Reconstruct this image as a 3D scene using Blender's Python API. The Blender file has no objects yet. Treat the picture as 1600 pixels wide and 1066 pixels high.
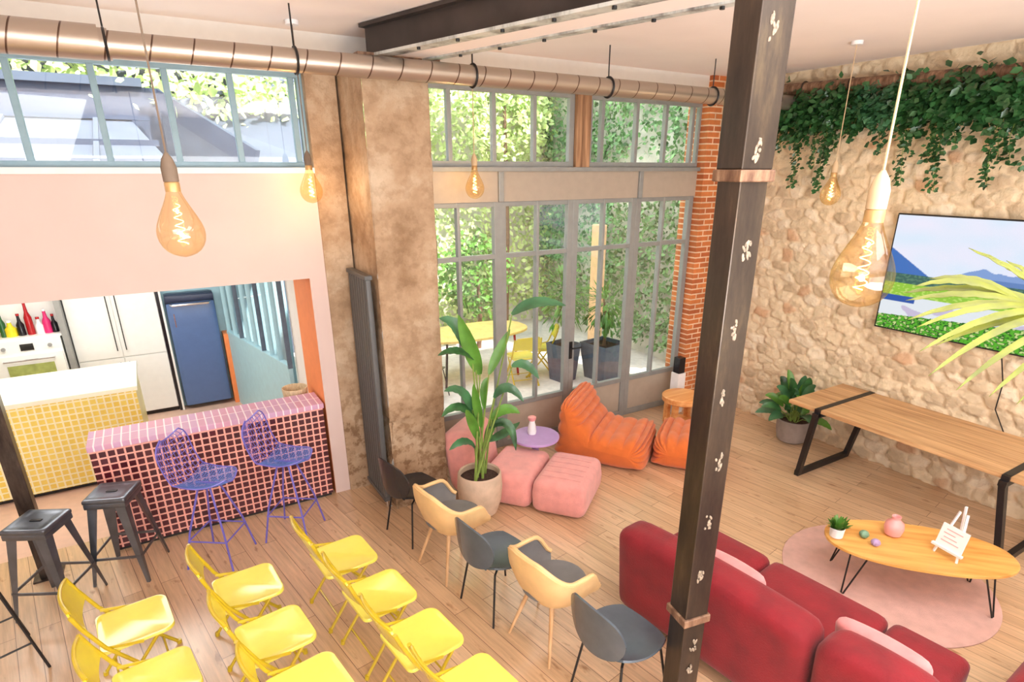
import bpy, math, random
from mathutils import Vector, Matrix, Euler
random.seed(7)
PI = math.pi
rad = math.radians
scene = bpy.context.scene
COL = scene.collection

# ------------------------------------------------------------------ camera model
FPX, CX, CY, HY, CAMZ = 929.0, 811.0, 620.0, 265.0, 3.2
PITCH = math.atan((CY - HY) / FPX); YAW = rad(31.25)
cp, sp = math.cos(PITCH), math.sin(PITCH)
Fv = Vector((math.sin(YAW) * cp, math.cos(YAW) * cp, -sp))
Rv = Vector((math.cos(YAW), -math.sin(YAW), 0))
Uv = Vector((math.sin(YAW) * sp, math.cos(YAW) * sp, cp))
def ray(x, y): return Fv + Rv * ((x - CX) / FPX) + Uv * (-(y - CY) / FPX)
def atD(x, y, d): return Vector((0, 0, CAMZ)) + ray(x, y) * d
def atY(x, y, Y): r = ray(x, y); return Vector((0, 0, CAMZ)) + r * (Y / r.y)
def atX(x, y, X): r = ray(x, y); return Vector((0, 0, CAMZ)) + r * (X / r.x)

# ------------------------------------------------------------------ materials
def srgb(c):
    return tuple(((v / 255) / 12.92 if v / 255 <= .04045 else ((v / 255 + .055) / 1.055) ** 2.4) for v in c) + (1,)
def newmat(name):
    m = bpy.data.materials.new(name); m.use_nodes = True
    return m, m.node_tree.nodes, m.node_tree.links, m.node_tree.nodes['Principled BSDF']
def mat(name, c, rough=.5, metal=0, var=.06, scale=12, bump=0, bscale=60, coat=0, sheen=0, trans=0):
    m, N, L, B = newmat(name)
    B.inputs['Roughness'].default_value = rough; B.inputs['Metallic'].default_value = metal
    if coat: B.inputs['Coat Weight'].default_value = coat; B.inputs['Coat Roughness'].default_value = .15
    if sheen: B.inputs['Sheen Weight'].default_value = sheen
    col = srgb(c)
    tc = N.new('ShaderNodeTexCoord')
    nz = N.new('ShaderNodeTexNoise'); nz.inputs['Scale'].default_value = scale; nz.inputs['Detail'].default_value = 4
    L.new(tc.outputs['Object'], nz.inputs['Vector'])
    cr = N.new('ShaderNodeValToRGB')
    cr.color_ramp.elements[0].position = .3; cr.color_ramp.elements[1].position = .7
    cr.color_ramp.elements[0].color = tuple(v * (1 - 2 * var) for v in col[:3]) + (1,)
    cr.color_ramp.elements[1].color = tuple(min(1, v * (1 + 2 * var)) for v in col[:3]) + (1,)
    L.new(nz.outputs['Fac'], cr.inputs['Fac']); L.new(cr.outputs['Color'], B.inputs['Base Color'])
    if bump:
        n2 = N.new('ShaderNodeTexNoise'); n2.inputs['Scale'].default_value = bscale; n2.inputs['Detail'].default_value = 6
        L.new(tc.outputs['Object'], n2.inputs['Vector'])
        b = N.new('ShaderNodeBump'); b.inputs['Strength'].default_value = bump; b.inputs['Distance'].default_value = .01
        L.new(n2.outputs['Fac'], b.inputs['Height']); L.new(b.outputs['Normal'], B.inputs['Normal'])
    return m
def emis(name, c, s):
    m, N, L, B = newmat(name)
    B.inputs['Base Color'].default_value = srgb(c)
    B.inputs['Emission Color'].default_value = srgb(c); B.inputs['Emission Strength'].default_value = s
    return m
def glassmat(name, tint=(255, 255, 255), g=.06, rough=.02):
    m, N, L, B = newmat(name)
    N.remove(B); out = N['Material Output']
    t = N.new('ShaderNodeBsdfTransparent'); t.inputs['Color'].default_value = srgb(tint)
    gl = N.new('ShaderNodeBsdfGlossy'); gl.inputs['Roughness'].default_value = rough
    fr = N.new('ShaderNodeLayerWeight'); fr.inputs['Blend'].default_value = .25
    mr = N.new('ShaderNodeMapRange'); mr.inputs['To Min'].default_value = g; mr.inputs['To Max'].default_value = .45
    L.new(fr.outputs['Facing'], mr.inputs['Value'])
    pw = N.new('ShaderNodeMath'); pw.operation = 'POWER'; pw.inputs[1].default_value = 2.0
    mx = N.new('ShaderNodeMixShader')
    L.new(fr.outputs['Facing'], pw.inputs[0]); L.new(pw.outputs[0], mr.inputs['Value'])
    L.new(mr.outputs['Result'], mx.inputs['Fac']); L.new(t.outputs[0], mx.inputs[1]); L.new(gl.outputs[0], mx.inputs[2])
    L.new(mx.outputs[0], out.inputs['Surface'])
    return m
def attrmat(name, rough=.8, emission=0, bump=0):
    m, N, L, B = newmat(name); B.inputs['Roughness'].default_value = rough
    a = N.new('ShaderNodeAttribute'); a.attribute_name = 'Col'
    if emission:
        B.inputs['Base Color'].default_value = (0, 0, 0, 1)
        L.new(a.outputs['Color'], B.inputs['Emission Color']); B.inputs['Emission Strength'].default_value = emission
    else:
        L.new(a.outputs['Color'], B.inputs['Base Color'])
    if bump:
        tc = N.new('ShaderNodeTexCoord'); n2 = N.new('ShaderNodeTexNoise'); n2.inputs['Scale'].default_value = 40; n2.inputs['Detail'].default_value = 6
        L.new(tc.outputs['Object'], n2.inputs['Vector'])
        b = N.new('ShaderNodeBump'); b.inputs['Strength'].default_value = bump; b.inputs['Distance'].default_value = .02
        L.new(n2.outputs['Fac'], b.inputs['Height']); L.new(b.outputs['Normal'], B.inputs['Normal'])
    return m
def brickmat(name, c1, c2, mortar, bw, bh, ms, offset=.5, axes=('X', 'Z'), rough=.4, bump=.4, rot=0, squash=0, nvar=.0, bias=0):
    m, N, L, B = newmat(name); B.inputs['Roughness'].default_value = rough
    tc = N.new('ShaderNodeTexCoord'); sx = N.new('ShaderNodeSeparateXYZ'); cx = N.new('ShaderNodeCombineXYZ')
    mp = N.new('ShaderNodeMapping'); mp.inputs['Rotation'].default_value[2] = rot
    L.new(tc.outputs['Object'], sx.inputs[0])
    L.new(sx.outputs[axes[0]], cx.inputs['X']); L.new(sx.outputs[axes[1]], cx.inputs['Y'])
    L.new(cx.outputs[0], mp.inputs['Vector'])
    b = N.new('ShaderNodeTexBrick'); b.offset = offset; b.inputs['Scale'].default_value = 1
    b.inputs['Brick Width'].default_value = bw; b.inputs['Row Height'].default_value = bh
    b.inputs['Mortar Size'].default_value = ms; b.inputs['Mortar Smooth'].default_value = .1
    b.inputs['Bias'].default_value = bias
    b.inputs['Color1'].default_value = srgb(c1); b.inputs['Color2'].default_value = srgb(c2); b.inputs['Mortar'].default_value = srgb(mortar)
    L.new(mp.outputs[0], b.inputs['Vector'])
    last = b.outputs['Color']
    if nvar:
        nz = N.new('ShaderNodeTexNoise'); nz.inputs['Scale'].default_value = 3; nz.inputs['Detail'].default_value = 8; nz.inputs['Roughness'].default_value = .7
        L.new(tc.outputs['Object'], nz.inputs['Vector'])
        mr = N.new('ShaderNodeMapRange'); mr.inputs['From Min'].default_value = .3; mr.inputs['From Max'].default_value = .7
        mr.inputs['To Min'].default_value = 1 - nvar; mr.inputs['To Max'].default_value = 1 + nvar
        L.new(nz.outputs['Fac'], mr.inputs['Value'])
        mm = N.new('ShaderNodeVectorMath'); mm.operation = 'SCALE'
        L.new(last, mm.inputs[0]); L.new(mr.outputs[0], mm.inputs['Scale']); last = mm.outputs[0]
    L.new(last, B.inputs['Base Color'])
    bp = N.new('ShaderNodeBump'); bp.inputs['Strength'].default_value = bump; bp.inputs['Distance'].default_value = .004; bp.invert = True
    L.new(b.outputs['Fac'], bp.inputs['Height']); L.new(bp.outputs['Normal'], B.inputs['Normal'])
    return m
def floormat():
    m, N, L, B = newmat('oak_floor')
    B.inputs['Roughness'].default_value = .3
    B.inputs['Specular IOR Level'].default_value = .7
    B.inputs['Coat Weight'].default_value = .7; B.inputs['Coat Roughness'].default_value = .22; B.inputs['Coat IOR'].default_value = 1.7
    tc = N.new('ShaderNodeTexCoord'); mp = N.new('ShaderNodeMapping')
    mp.inputs['Rotation'].default_value[2] = -rad(90 + 9.6)
    L.new(tc.outputs['Object'], mp.inputs['Vector'])
    b = N.new('ShaderNodeTexBrick'); b.offset = .37; b.inputs['Scale'].default_value = 1
    b.inputs['Brick Width'].default_value = 1.9; b.inputs['Row Height'].default_value = .135
    b.inputs['Mortar Size'].default_value = .0022; b.inputs['Mortar Smooth'].default_value = .2
    b.inputs['Color1'].default_value = srgb((224, 188, 150)); b.inputs['Color2'].default_value = srgb((204, 166, 128)); b.inputs['Mortar'].default_value = srgb((112, 76, 52))
    L.new(mp.outputs[0], b.inputs['Vector'])
    st = N.new('ShaderNodeMapping'); st.inputs['Scale'].default_value = (1.6, 26, 1)
    L.new(mp.outputs[0], st.inputs['Vector'])
    nz = N.new('ShaderNodeTexNoise'); nz.inputs['Scale'].default_value = 1.5; nz.inputs['Detail'].default_value = 8; nz.inputs['Roughness'].default_value = .65
    L.new(st.outputs[0], nz.inputs['Vector'])
    mr = N.new('ShaderNodeMapRange'); mr.inputs['From Min'].default_value = .3; mr.inputs['From Max'].default_value = .7; mr.inputs['To Min'].default_value = .76; mr.inputs['To Max'].default_value = 1.16
    L.new(nz.outputs['Fac'], mr.inputs['Value'])
    st2 = N.new('ShaderNodeMapping'); st2.inputs['Scale'].default_value = (3.2, 9, 1)
    L.new(mp.outputs[0], st2.inputs['Vector'])
    n2 = N.new('ShaderNodeTexNoise'); n2.inputs['Scale'].default_value = 1.6; n2.inputs['Detail'].default_value = 3
    L.new(st2.outputs[0], n2.inputs['Vector'])
    cr = N.new('ShaderNodeValToRGB'); cr.color_ramp.elements[0].position = .63; cr.color_ramp.elements[0].color = (1, 1, 1, 1)
    cr.color_ramp.elements[1].position = .74; cr.color_ramp.elements[1].color = (.55, .42, .33, 1)
    L.new(n2.outputs['Fac'], cr.inputs['Fac'])
    s1 = N.new('ShaderNodeVectorMath'); s1.operation = 'SCALE'; L.new(b.outputs['Color'], s1.inputs[0]); L.new(mr.outputs[0], s1.inputs['Scale'])
    s2 = N.new('ShaderNodeVectorMath'); s2.operation = 'MULTIPLY'; L.new(s1.outputs[0], s2.inputs[0]); L.new(cr.outputs['Color'], s2.inputs[1])
    L.new(s2.outputs[0], B.inputs['Base Color'])
    bp = N.new('ShaderNodeBump'); bp.inputs['Strength'].default_value = .25; bp.inputs['Distance'].default_value = .003; bp.invert = True
    L.new(b.outputs['Fac'], bp.inputs['Height']); L.new(bp.outputs['Normal'], B.inputs['Normal'])
    return m
def woodmat(name, c1, c2, axis=1, rough=.4, stretch=14):
    m, N, L, B = newmat(name); B.inputs['Roughness'].default_value = rough
    tc = N.new('ShaderNodeTexCoord'); mp = N.new('ShaderNodeMapping')
    s = [stretch] * 3; s[axis] = .9; mp.inputs['Scale'].default_value = s
    L.new(tc.outputs['Object'], mp.inputs['Vector'])
    nz = N.new('ShaderNodeTexNoise'); nz.inputs['Scale'].default_value = 1.5; nz.inputs['Detail'].default_value = 7
    L.new(mp.outputs[0], nz.inputs['Vector'])
    cr = N.new('ShaderNodeValToRGB'); cr.color_ramp.elements[0].position = .33; cr.color_ramp.elements[1].position = .68
    cr.color_ramp.elements[0].color = srgb(c1); cr.color_ramp.elements[1].color = srgb(c2)
    L.new(nz.outputs['Fac'], cr.inputs['Fac']); L.new(cr.outputs['Color'], B.inputs['Base Color'])
    return m
def rustmat(name, c1, c2, c3, rough=.45, metal=.3, sc=3):
    m, N, L, B = newmat(name); B.inputs['Roughness'].default_value = rough; B.inputs['Metallic'].default_value = metal
    tc = N.new('ShaderNodeTexCoord'); mp = N.new('ShaderNodeMapping'); mp.inputs['Scale'].default_value = (4, 4, .8)
    L.new(tc.outputs['Object'], mp.inputs['Vector'])
    nz = N.new('ShaderNodeTexNoise'); nz.inputs['Scale'].default_value = sc; nz.inputs['Detail'].default_value = 9; nz.inputs['Roughness'].default_value = .7
    L.new(mp.outputs[0], nz.inputs['Vector'])
    cr = N.new('ShaderNodeValToRGB'); e = cr.color_ramp.elements
    e[0].position = .35; e[0].color = srgb(c1); e[1].position = .7; e[1].color = srgb(c3)
    k = e.new(.55); k.color = srgb(c2)
    L.new(nz.outputs['Fac'], cr.inputs['Fac']); L.new(cr.outputs['Color'], B.inputs['Base Color'])
    return m

M = dict(
    floor=floormat(),
    ceiling=mat('pale_plaster', (250, 240, 236), .9, var=.01, scale=2),
    pink_wall=mat('blush_plaster', (218, 194, 186), .9, var=.015, scale=2),
    white_wall=mat('white_plaster', (238, 236, 232), .85, var=.01),
    ktile=mat('kitchen_floor', (226, 190, 170), .4, var=.03),
    orange_wall=mat('orange_paint', (250, 150, 88), .6, var=.02),
    pillar=rustmat('aged_stone', (150, 118, 88), (200, 168, 134), (228, 202, 172), .95, 0, 1.6),
    frame=mat('grey_steel_frame', (150, 152, 150), .4, var=.03, metal=.2),
    bluef=mat('blue_grey_frame', (132, 160, 172), .4, var=.03),
    panel=mat('taupe_panel', (176, 162, 146), .5, var=.02),
    glass=glassmat('window_glass'),
    wood_post=woodmat('weathered_timber', (120, 84, 58), (206, 160, 120), 2, .8),
    brick=brickmat('orange_brick', (214, 128, 70), (180, 98, 56), (232, 198, 164), .22, .07, .009, nvar=.25, rough=.85, bump=.9),
    steel=rustmat('dark_steel', (52, 46, 44), (84, 74, 68), (122, 106, 92), .32, .75, 2.5),
    postm=rustmat('post_steel', (56, 48, 44), (80, 68, 58), (112, 96, 74), .32, .6, 1.2),
    beamst=mat('beam_steel', (66, 58, 55), .45, metal=.4, var=.15, scale=3), scar=mat('bare_scar', (150, 134, 116), .7, var=.25, scale=80),
    bracket=rustmat('bracket_rust', (96, 66, 50), (150, 116, 92), (196, 164, 136), .5, .3, 5),
    beamw=rustmat('flaking_paint', (62, 50, 46), (206, 210, 206), (228, 226, 220), .5, .2, .8),
    duct=None,
    black=mat('black_metal', (34, 34, 38), .38, metal=.4, var=.08),
    blackp=mat('black_powder_coat', (24, 22, 24), .45, var=.05),
    gun=mat('gunmetal', (112, 118, 128), .28, metal=.85, var=.12, scale=6),
    bluew=mat('blue_wire', (92, 124, 204), .35, metal=.1, var=.05), purple=mat('violet_wire', (112, 104, 196), .35, metal=.1, var=.05),
    yellow=mat('yellow_enamel', (230, 212, 62), .24, var=.02, coat=.6),
    yseat=mat('sheen_paled_enamel', (238, 222, 92), .2, var=.015, coat=1.0), yellowd=mat('yellow_tube', (206, 178, 34), .3, var=.04, coat=.4),  # seat yellow made paler so its colour carries the reflected window sheen
    island=brickmat('yellow_tile', (250, 228, 116), (246, 218, 100), (255, 248, 206), .065, .065, .008, 0, nvar=.05, rough=.3),
    islandtop=mat('ivory_worktop', (252, 250, 224), .35, var=.01),
    tile=brickmat('oxblood_tile', (66, 12, 24), (84, 20, 32), (240, 172, 158), .065, .065, .008, 0, rough=.28),
    tiletop=brickmat('lilac_tile', (214, 156, 178), (206, 166, 200), (250, 232, 236), .066, .36, .006, 0, axes=('X', 'Y'), rough=.3),
    cab=mat('white_lacquer', (240, 240, 236), .35, var=.01),
    cabgrey=mat('grey_side_panel', (150, 150, 148), .5, var=.03),
    fridge=mat('blue_enamel', (84, 112, 160), .3, var=.02, coat=.3),
    fridged=mat('navy_enamel', (38, 50, 78), .3, var=.03),
    chrome=mat('chrome', (220, 222, 226), .15, metal=1, var=.01),
    ltblue=mat('pale_blue_paint', (172, 212, 224), .45, var=.02),
    radi=mat('charcoal_radiator', (92, 92, 92), .45, metal=.2, var=.03),
    tan=mat('honey_shell', (236, 196, 140), .4, var=.03),
    greyin=mat('grey_felt', (116, 114, 114), .6, var=.04),
    greysh=mat('slate_plastic', (84, 92, 100), .22, var=.04),
    blacksh=mat('black_plastic', (44, 42, 44), .25, var=.04),
    legwood=woodmat('beech_leg', (196, 150, 104), (228, 186, 140), 2, .5),
    pinkf=mat('pink_wool', (236, 158, 150), .95, var=.04, bump=.6, bscale=160, sheen=.4),
    orangef=mat('orange_corduroy', (222, 112, 44), .85, var=.03, bump=.5, bscale=120, sheen=.3),
    redf=mat('crimson_velvet', (132, 12, 26), .8, var=.1, scale=5, bump=.3, bscale=90, sheen=.12),
    pinkv=mat('dusty_pink_fabric', (222, 136, 134), .85, var=.06, sheen=.4),
    lilac=mat('lilac_lacquer', (186, 150, 206), .3, var=.03),
    vasep=mat('pink_ceramic', (238, 164, 160), .4, var=.03),
    whitec=mat('white_ceramic', (244, 240, 240), .4, var=.02),
    pot=mat('sand_concrete', (206, 180, 156), .8, var=.05, bump=.2),
    potg=mat('grey_concrete', (150, 136, 128), .8, var=.05, bump=.2),
    soil=mat('soil', (70, 48, 38), .95, var=.3, scale=60),
    leaf=mat('leaf_green', (86, 136, 48), .45, var=.2, scale=5, coat=.15),
    leafb=mat('leaf_bluegreen', (64, 112, 74), .35, var=.2, scale=6, coat=.3),
    leafd=mat('leaf_dark', (52, 98, 52), .4, var=.3, scale=8, coat=.2),
    leafl=mat('leaf_light', (196, 226, 140), .5, var=.25, scale=3),
    leafs=mat('leaf_sage', (116, 154, 100), .5, var=.3, scale=6), leafy=mat('leaf_olive', (106, 110, 18), .45, var=.18, scale=6),
    stem=mat('stem_green', (128, 150, 70), .5, var=.1),
    otab=woodmat('orange_wood', (222, 138, 72), (246, 186, 120), 0, .45),
    oak=woodmat('oak_top', (176, 128, 84), (222, 178, 128), 1, .35, 16),
    ctab=woodmat('amber_wood', (214, 146, 70), (242, 186, 104), 0, .35, 10),
    rug=mat('rose_rug', (214, 172, 160), .98, var=.05, scale=9, bump=.5, bscale=200),
    cord=mat('linen_cord', (206, 176, 138), .8, var=.05),
    cordg=mat('brown_cord', (116, 98, 82), .8, var=.05),
    socket=mat('brass_socket', (200, 158, 104), .35, metal=.5, var=.05),
    bulb=glassmat('amber_glass', (255, 241, 212), .08, .05),
    fil=emis('filament', (255, 196, 104), 9),
    red=mat('red_glass', (170, 24, 30), .25, var=.05), green=mat('green_glass', (40, 90, 48), .25, var=.05),
    yel=mat('yellow_label', (232, 210, 40), .4, var=.05), dark=mat('dark_glass', (26, 24, 30), .2, var=.05),
    mag=mat('magenta_plastic', (214, 40, 110), .4, var=.05), blue=mat('blue_plastic', (60, 90, 160), .4, var=.05),
    ovg=mat('olive_oven_glass', (166, 176, 104), .2, var=.1),
    zinc=mat('zinc_roof', (52, 66, 90), .5, var=.05, scale=3), conc=mat('pale_concrete', (84, 94, 110), .8, var=.06, scale=3),
    terr=mat('terrace_stone', (232, 224, 216), .8, var=.05), gwall=mat('garden_wall', (230, 226, 214), .9, var=.12, scale=3),
    planter=mat('slate_planter', (88, 100, 116), .6, var=.08), trunk=mat('bark', (120, 92, 72), .9, var=.15),
    peach=mat('peach_timber', (240, 196, 150), .7, var=.05), wicker=mat('wicker', (216, 196, 160), .8, var=.1, scale=60, bump=.5),
)
def ductmat():
    m, N, L, B = newmat('galvanised_duct'); B.inputs['Roughness'].default_value = .34; B.inputs['Metallic'].default_value = .75
    B.inputs['Base Color'].default_value = srgb((214, 196, 178))
    tc = N.new('ShaderNodeTexCoord'); sx = N.new('ShaderNodeSeparateXYZ'); L.new(tc.outputs['Object'], sx.inputs[0])
    w = N.new('ShaderNodeMath'); w.operation = 'MULTIPLY_ADD'; w.inputs[1].default_value = -.3; L.new(sx.outputs['Z'], w.inputs[0]); L.new(sx.outputs['X'], w.inputs[2])
    d = N.new('ShaderNodeMath'); d.operation = 'MULTIPLY'; d.inputs[1].default_value = 1 / .235; L.new(w.outputs[0], d.inputs[0])
    f = N.new('ShaderNodeMath'); f.operation = 'FRACT'; L.new(d.outputs[0], f.inputs[0])
    cr = N.new('ShaderNodeValToRGB'); e = cr.color_ramp.elements
    e[0].position = 0; e[0].color = srgb((84, 60, 50)); e[1].position = .05; e[1].color = srgb((180, 166, 152))
    k = e.new(.035); k.color = srgb((96, 76, 64))
    L.new(f.outputs[0], cr.inputs['Fac']); L.new(cr.outputs['Color'], B.inputs['Base Color'])
    return m
M['duct'] = ductmat()

# ------------------------------------------------------------------ mesh builder
class MB:
    def __init__(s): s.v = []; s.f = []
    def add(s, vs, fs, mtx=None):
        o = len(s.v)
        s.v += [(mtx @ Vector(v)) if mtx else Vector(v) for v in vs]
        s.f += [tuple(i + o for i in f) for f in fs]; return s
    def box(s, x0, x1, y0, y1, z0, z1, mtx=None):
        v = [(x, y, z) for x in (x0, x1) for y in (y0, y1) for z in (z0, z1)]
        return s.add(v, [(0, 1, 3, 2), (4, 6, 7, 5), (0, 4, 5, 1), (2, 3, 7, 6), (0, 2, 6, 4), (1, 5, 7, 3)], mtx)
    def bar(s, a, b, w, d, up=(0, 0, 1)):
        a, b = Vector(a), Vector(b); t = (b - a); l = t.length; t.normalize(); up = Vector(up)
        if abs(t.dot(up)) > .98: up = Vector((1, 0, 0))
        x = t.cross(up).normalized(); y = x.cross(t)
        m = Matrix.Translation(a) @ Matrix((x, y, t)).transposed().to_4x4()
        return s.box(-w / 2, w / 2, -d / 2, d / 2, 0, l, m)
    def tube(s, pts, r, n=8, closed=False, cap=True):
        pts = [Vector(p) for p in pts]; k = len(pts); rs = r if isinstance(r, (list, tuple)) else [r] * k
        vs = []; fs = []; px = None
        for i, p in enumerate(pts):
            a = pts[i - 1] if (i > 0 or closed) else pts[i]; b = pts[(i + 1) % k] if (i < k - 1 or closed) else pts[i]
            t = (b - a).normalized()
            if px is None:
                u = Vector((0, 0, 1)) if abs(t.z) < .9 else Vector((1, 0, 0)); px = t.cross(u).normalized()
            else:
                px = (px - t * px.dot(t)); px = px.normalized() if px.length > 1e-6 else t.orthogonal().normalized()
            py = t.cross(px)
            for j in range(n):
                an = 2 * PI * j / n; vs.append(p + (px * math.cos(an) + py * math.sin(an)) * rs[i])
        m = k if closed else k - 1
        for i in range(m):
            for j in range(n):
                a0 = i * n + j; a1 = i * n + (j + 1) % n; b0 = ((i + 1) % k) * n + j; b1 = ((i + 1) % k) * n + (j + 1) % n
                fs.append((a0, a1, b1, b0))
        if cap and not closed: fs.append(tuple(range(n))[::-1]); fs.append(tuple((k - 1) * n + j for j in range(n)))
        return s.add(vs, fs)
    def lathe(s, prof, n=24, c=(0, 0, 0), cap=True):
        vs = []; fs = []; k = len(prof)
        for r, z in prof:
            for j in range(n):
                a = 2 * PI * j / n; vs.append((c[0] + r * math.cos(a), c[1] + r * math.sin(a), c[2] + z))
        for i in range(k - 1):
            for j in range(n): fs.append((i * n + j, i * n + (j + 1) % n, (i + 1) * n + (j + 1) % n, (i + 1) * n + j))
        if cap: fs.append(tuple(range(n))[::-1]); fs.append(tuple((k - 1) * n + j for j in range(n)))
        return s.add(vs, fs)
    def soft(s, hx, hy, hz, r, n=10, fn=None, mtx=None, c=(0, 0, 0)):
        idx = {}; vs = []; fs = []
        def vid(p):
            key = tuple(round(q, 5) for q in p)
            if key not in idx:
                core = [max(-(h - r), min(h - r, q * h)) for q, h in zip(p, (hx, hy, hz))]
                d = Vector([q * h - e for q, h, e in zip(p, (hx, hy, hz), core)])
                d = d.normalized() * r if d.length > 1e-9 else d
                o = Vector(core) + d
                if fn: o = Vector(fn(o, p))
                idx[key] = len(vs); vs.append(o + Vector(c))
            return idx[key]
        def g(i): # finer spacing at edges
            t = i / n * 2 - 1; return math.copysign(1 - (1 - abs(t)) ** 1.35, t)
        for ax in range(3):
            for sg in (-1, 1):
                for i in range(n):
                    for j in range(n):
                        q = []
                        for (a, b) in ((i, j), (i + 1, j), (i + 1, j + 1), (i, j + 1)):
                            p = [0, 0, 0]; p[ax] = sg; p[(ax + 1) % 3] = g(a); p[(ax + 2) % 3] = g(b); q.append(vid(p))
                        fs.append(tuple(q) if sg > 0 else tuple(q[::-1]))
        return s.add(vs, fs, mtx)
    def grid(s, fn, nu, nv, thick=0):
        P = [[Vector(fn(i / nu, j / nv)) for j in range(nv + 1)] for i in range(nu + 1)]
        def nrm(i, j):
            a = P[min(nu, i + 1)][j] - P[max(0, i - 1)][j]; b = P[i][min(nv, j + 1)] - P[i][max(0, j - 1)]
            n = a.cross(b); return n.normalized() if n.length > 1e-12 else Vector((0, 0, 1))
        W = nv + 1; vs = [P[i][j] for i in range(nu + 1) for j in range(W)]
        fs = [(i * W + j, (i + 1) * W + j, (i + 1) * W + j + 1, i * W + j + 1) for i in range(nu) for j in range(nv)]
        if thick:
            o = len(vs); vs += [P[i][j] - nrm(i, j) * thick for i in range(nu + 1) for j in range(W)]
            fs += [tuple(q + o for q in f[::-1]) for f in fs]
            for j in range(nv):
                fs.append((j, j + 1, o + j + 1, o + j)); a = nu * W + j; fs.append((a + 1, a, o + a, o + a + 1))
            for i in range(nu):
                a = i * W; b = (i + 1) * W; fs.append((b, a, o + a, o + b)); a += nv; b += nv; fs.append((a, b, o + b, o + a))
        return s.add(vs, fs)
    def leaf(s, p, d, nrm, l, w, fold=.2, tipw=0, droop=0, seg=3):
        p = Vector(p); d = Vector(d).normalized(); nrm = Vector(nrm); x = d.cross(nrm)
        if x.length < 1e-4: x = d.orthogonal()
        x.normalize(); n = x.cross(d).normalized()
        vs = []; fs = []
        for i in range(seg + 1):
            t = i / seg; ww = w / 2 * math.sin(PI * min(.97, .08 + t * .9)) ** .8; c = p + d * (l * t) - n * (droop * l * t * t) 
            vs += [c - x * ww + n * fold * ww, c, c + x * ww + n * fold * ww]
        for i in range(seg):
            a = i * 3; fs += [(a, a + 3, a + 4, a + 1), (a + 1, a + 4, a + 5, a + 2)]
        return s.add(vs, fs)
    def build(s, name, m, parent=None, smooth=True, bevel=0, sub=0, cols=None):
        me = bpy.data.meshes.new(name); me.from_pydata([tuple(v) for v in s.v], [], s.f); me.update()
        me.materials.append(m if not isinstance(m, str) else M[m])
        if smooth: me.polygons.foreach_set('use_smooth', [True] * len(me.polygons))
        if cols:
            a = me.color_attributes.new('Col', 'FLOAT_COLOR', 'POINT'); fl = []
            for c in cols: fl += c
            a.data.foreach_set('color', fl)
        o = bpy.data.objects.new(name, me); COL.objects.link(o)
        if parent: o.parent = parent
        if smooth and not sub and not cols:
            try:
                me.set_sharp_from_angle(angle=rad(40))
            except Exception: pass
        if bevel:
            b = o.modifiers.new('b', 'BEVEL'); b.width = bevel; b.segments = 2; b.limit_method = 'ANGLE'; b.harden_normals = False
        if sub:
            b = o.modifiers.new('s', 'SUBSURF'); b.levels = sub; b.render_levels = sub
        return o
def thing(name, label, cat, loc=(0, 0, 0), rz=0, group=None):
    o = bpy.data.objects.new(name, None); COL.objects.link(o); o.location = loc; o.rotation_euler = (0, 0, rz)
    o['label'] = label; o['category'] = cat
    if group: o['group'] = group
    return o
def tag(o, label, cat, group=None, kind=None):
    o['label'] = label; o['category'] = cat
    if group: o['group'] = group
    if kind: o['kind'] = kind
    return o
def struct(o): o['kind'] = 'structure'; return o
def dup(root, loc, rz=None, label=None, group=None, scale=None):
    def cpy(o, par):
        c = o.copy(); COL.objects.link(c)
        if par: c.parent = par
        for ch in list(o.children): cpy(ch, c)
        return c
    r = cpy(root, None); r.location = loc
    if rz is not None: r.rotation_euler = (0, 0, rz)
    if label: r['label'] = label
    if group: r['group'] = group
    if scale: r.scale = scale
    return r
def arc(c, r, a0, a1, n, plane='xz'):
    out = []
    for i in range(n + 1):
        a = a0 + (a1 - a0) * i / n
        if plane == 'xz': out.append((c[0] + r * math.cos(a), c[1], c[2] + r * math.sin(a)))
        else: out.append((c[0] + r * math.cos(a), c[1] + r * math.sin(a), c[2]))
    return out

# ================================================================== SETTING
YW = 5.72; CZ = 4.26; XS = 6.80
fl = MB().box(-7, XS + .3, -4.5, YW + .3, -.12, 0).build('floor', 'floor', smooth=False); struct(fl)
struct(MB().box(-7, 1.6, YW + .02, 9.6, -.12, -.002).build('floor_kitchen', 'ktile', smooth=False))
struct(MB().box(-7, XS + .3, -4.5, YW + .3, CZ, CZ + .15).build('ceiling', 'ceiling', smooth=False))
# back wall in pieces
w = MB()
w.box(-7, 1.36, YW, YW + .3, 2.26, 3.2)
w.box(1.21, 1.36, YW, YW + .3, 0, 2.26)
w.box(-7, -3.6, YW, YW + .3, 0, 2.26)
struct(w.build('wall_back', 'pink_wall', smooth=False))
struct(MB().box(-7, XS, YW, YW + .28, 3.98, CZ).build('wall_back_upper', 'white_wall', smooth=False))
q = MB(); q.box(1.36, 1.62, YW - .02, YW + .32, 0, 3.98)
qo = q.build('wall_back_quoin', 'pillar', smooth=False); struct(qo)
struct(MB().box(1.21, 1.36, YW + .01, 6.5, 0, 3.0).build('wall_kitchen_side', 'orange_wall', smooth=False)).location = (-.002, 0, 0)
struct(MB().box(1.209, 1.5, 6.5, 7.0, 0, 3.0).build('wall_kitchen_return', 'white_wall', smooth=False))
struct(MB().box(-7, 1.6, 9.38, 9.6, 0, 3.0).build('wall_kitchen_back', 'white_wall', smooth=False))
struct(MB().box(-7, 1.6, YW + .3, 9.6, 2.75, 3.0).build('ceiling_kitchen', 'white_wall', smooth=False))
struct(MB().box(-7.2, XS + .3, -4.7, -4.5, 0, CZ).build('wall_rear', 'white_wall', smooth=False))
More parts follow.
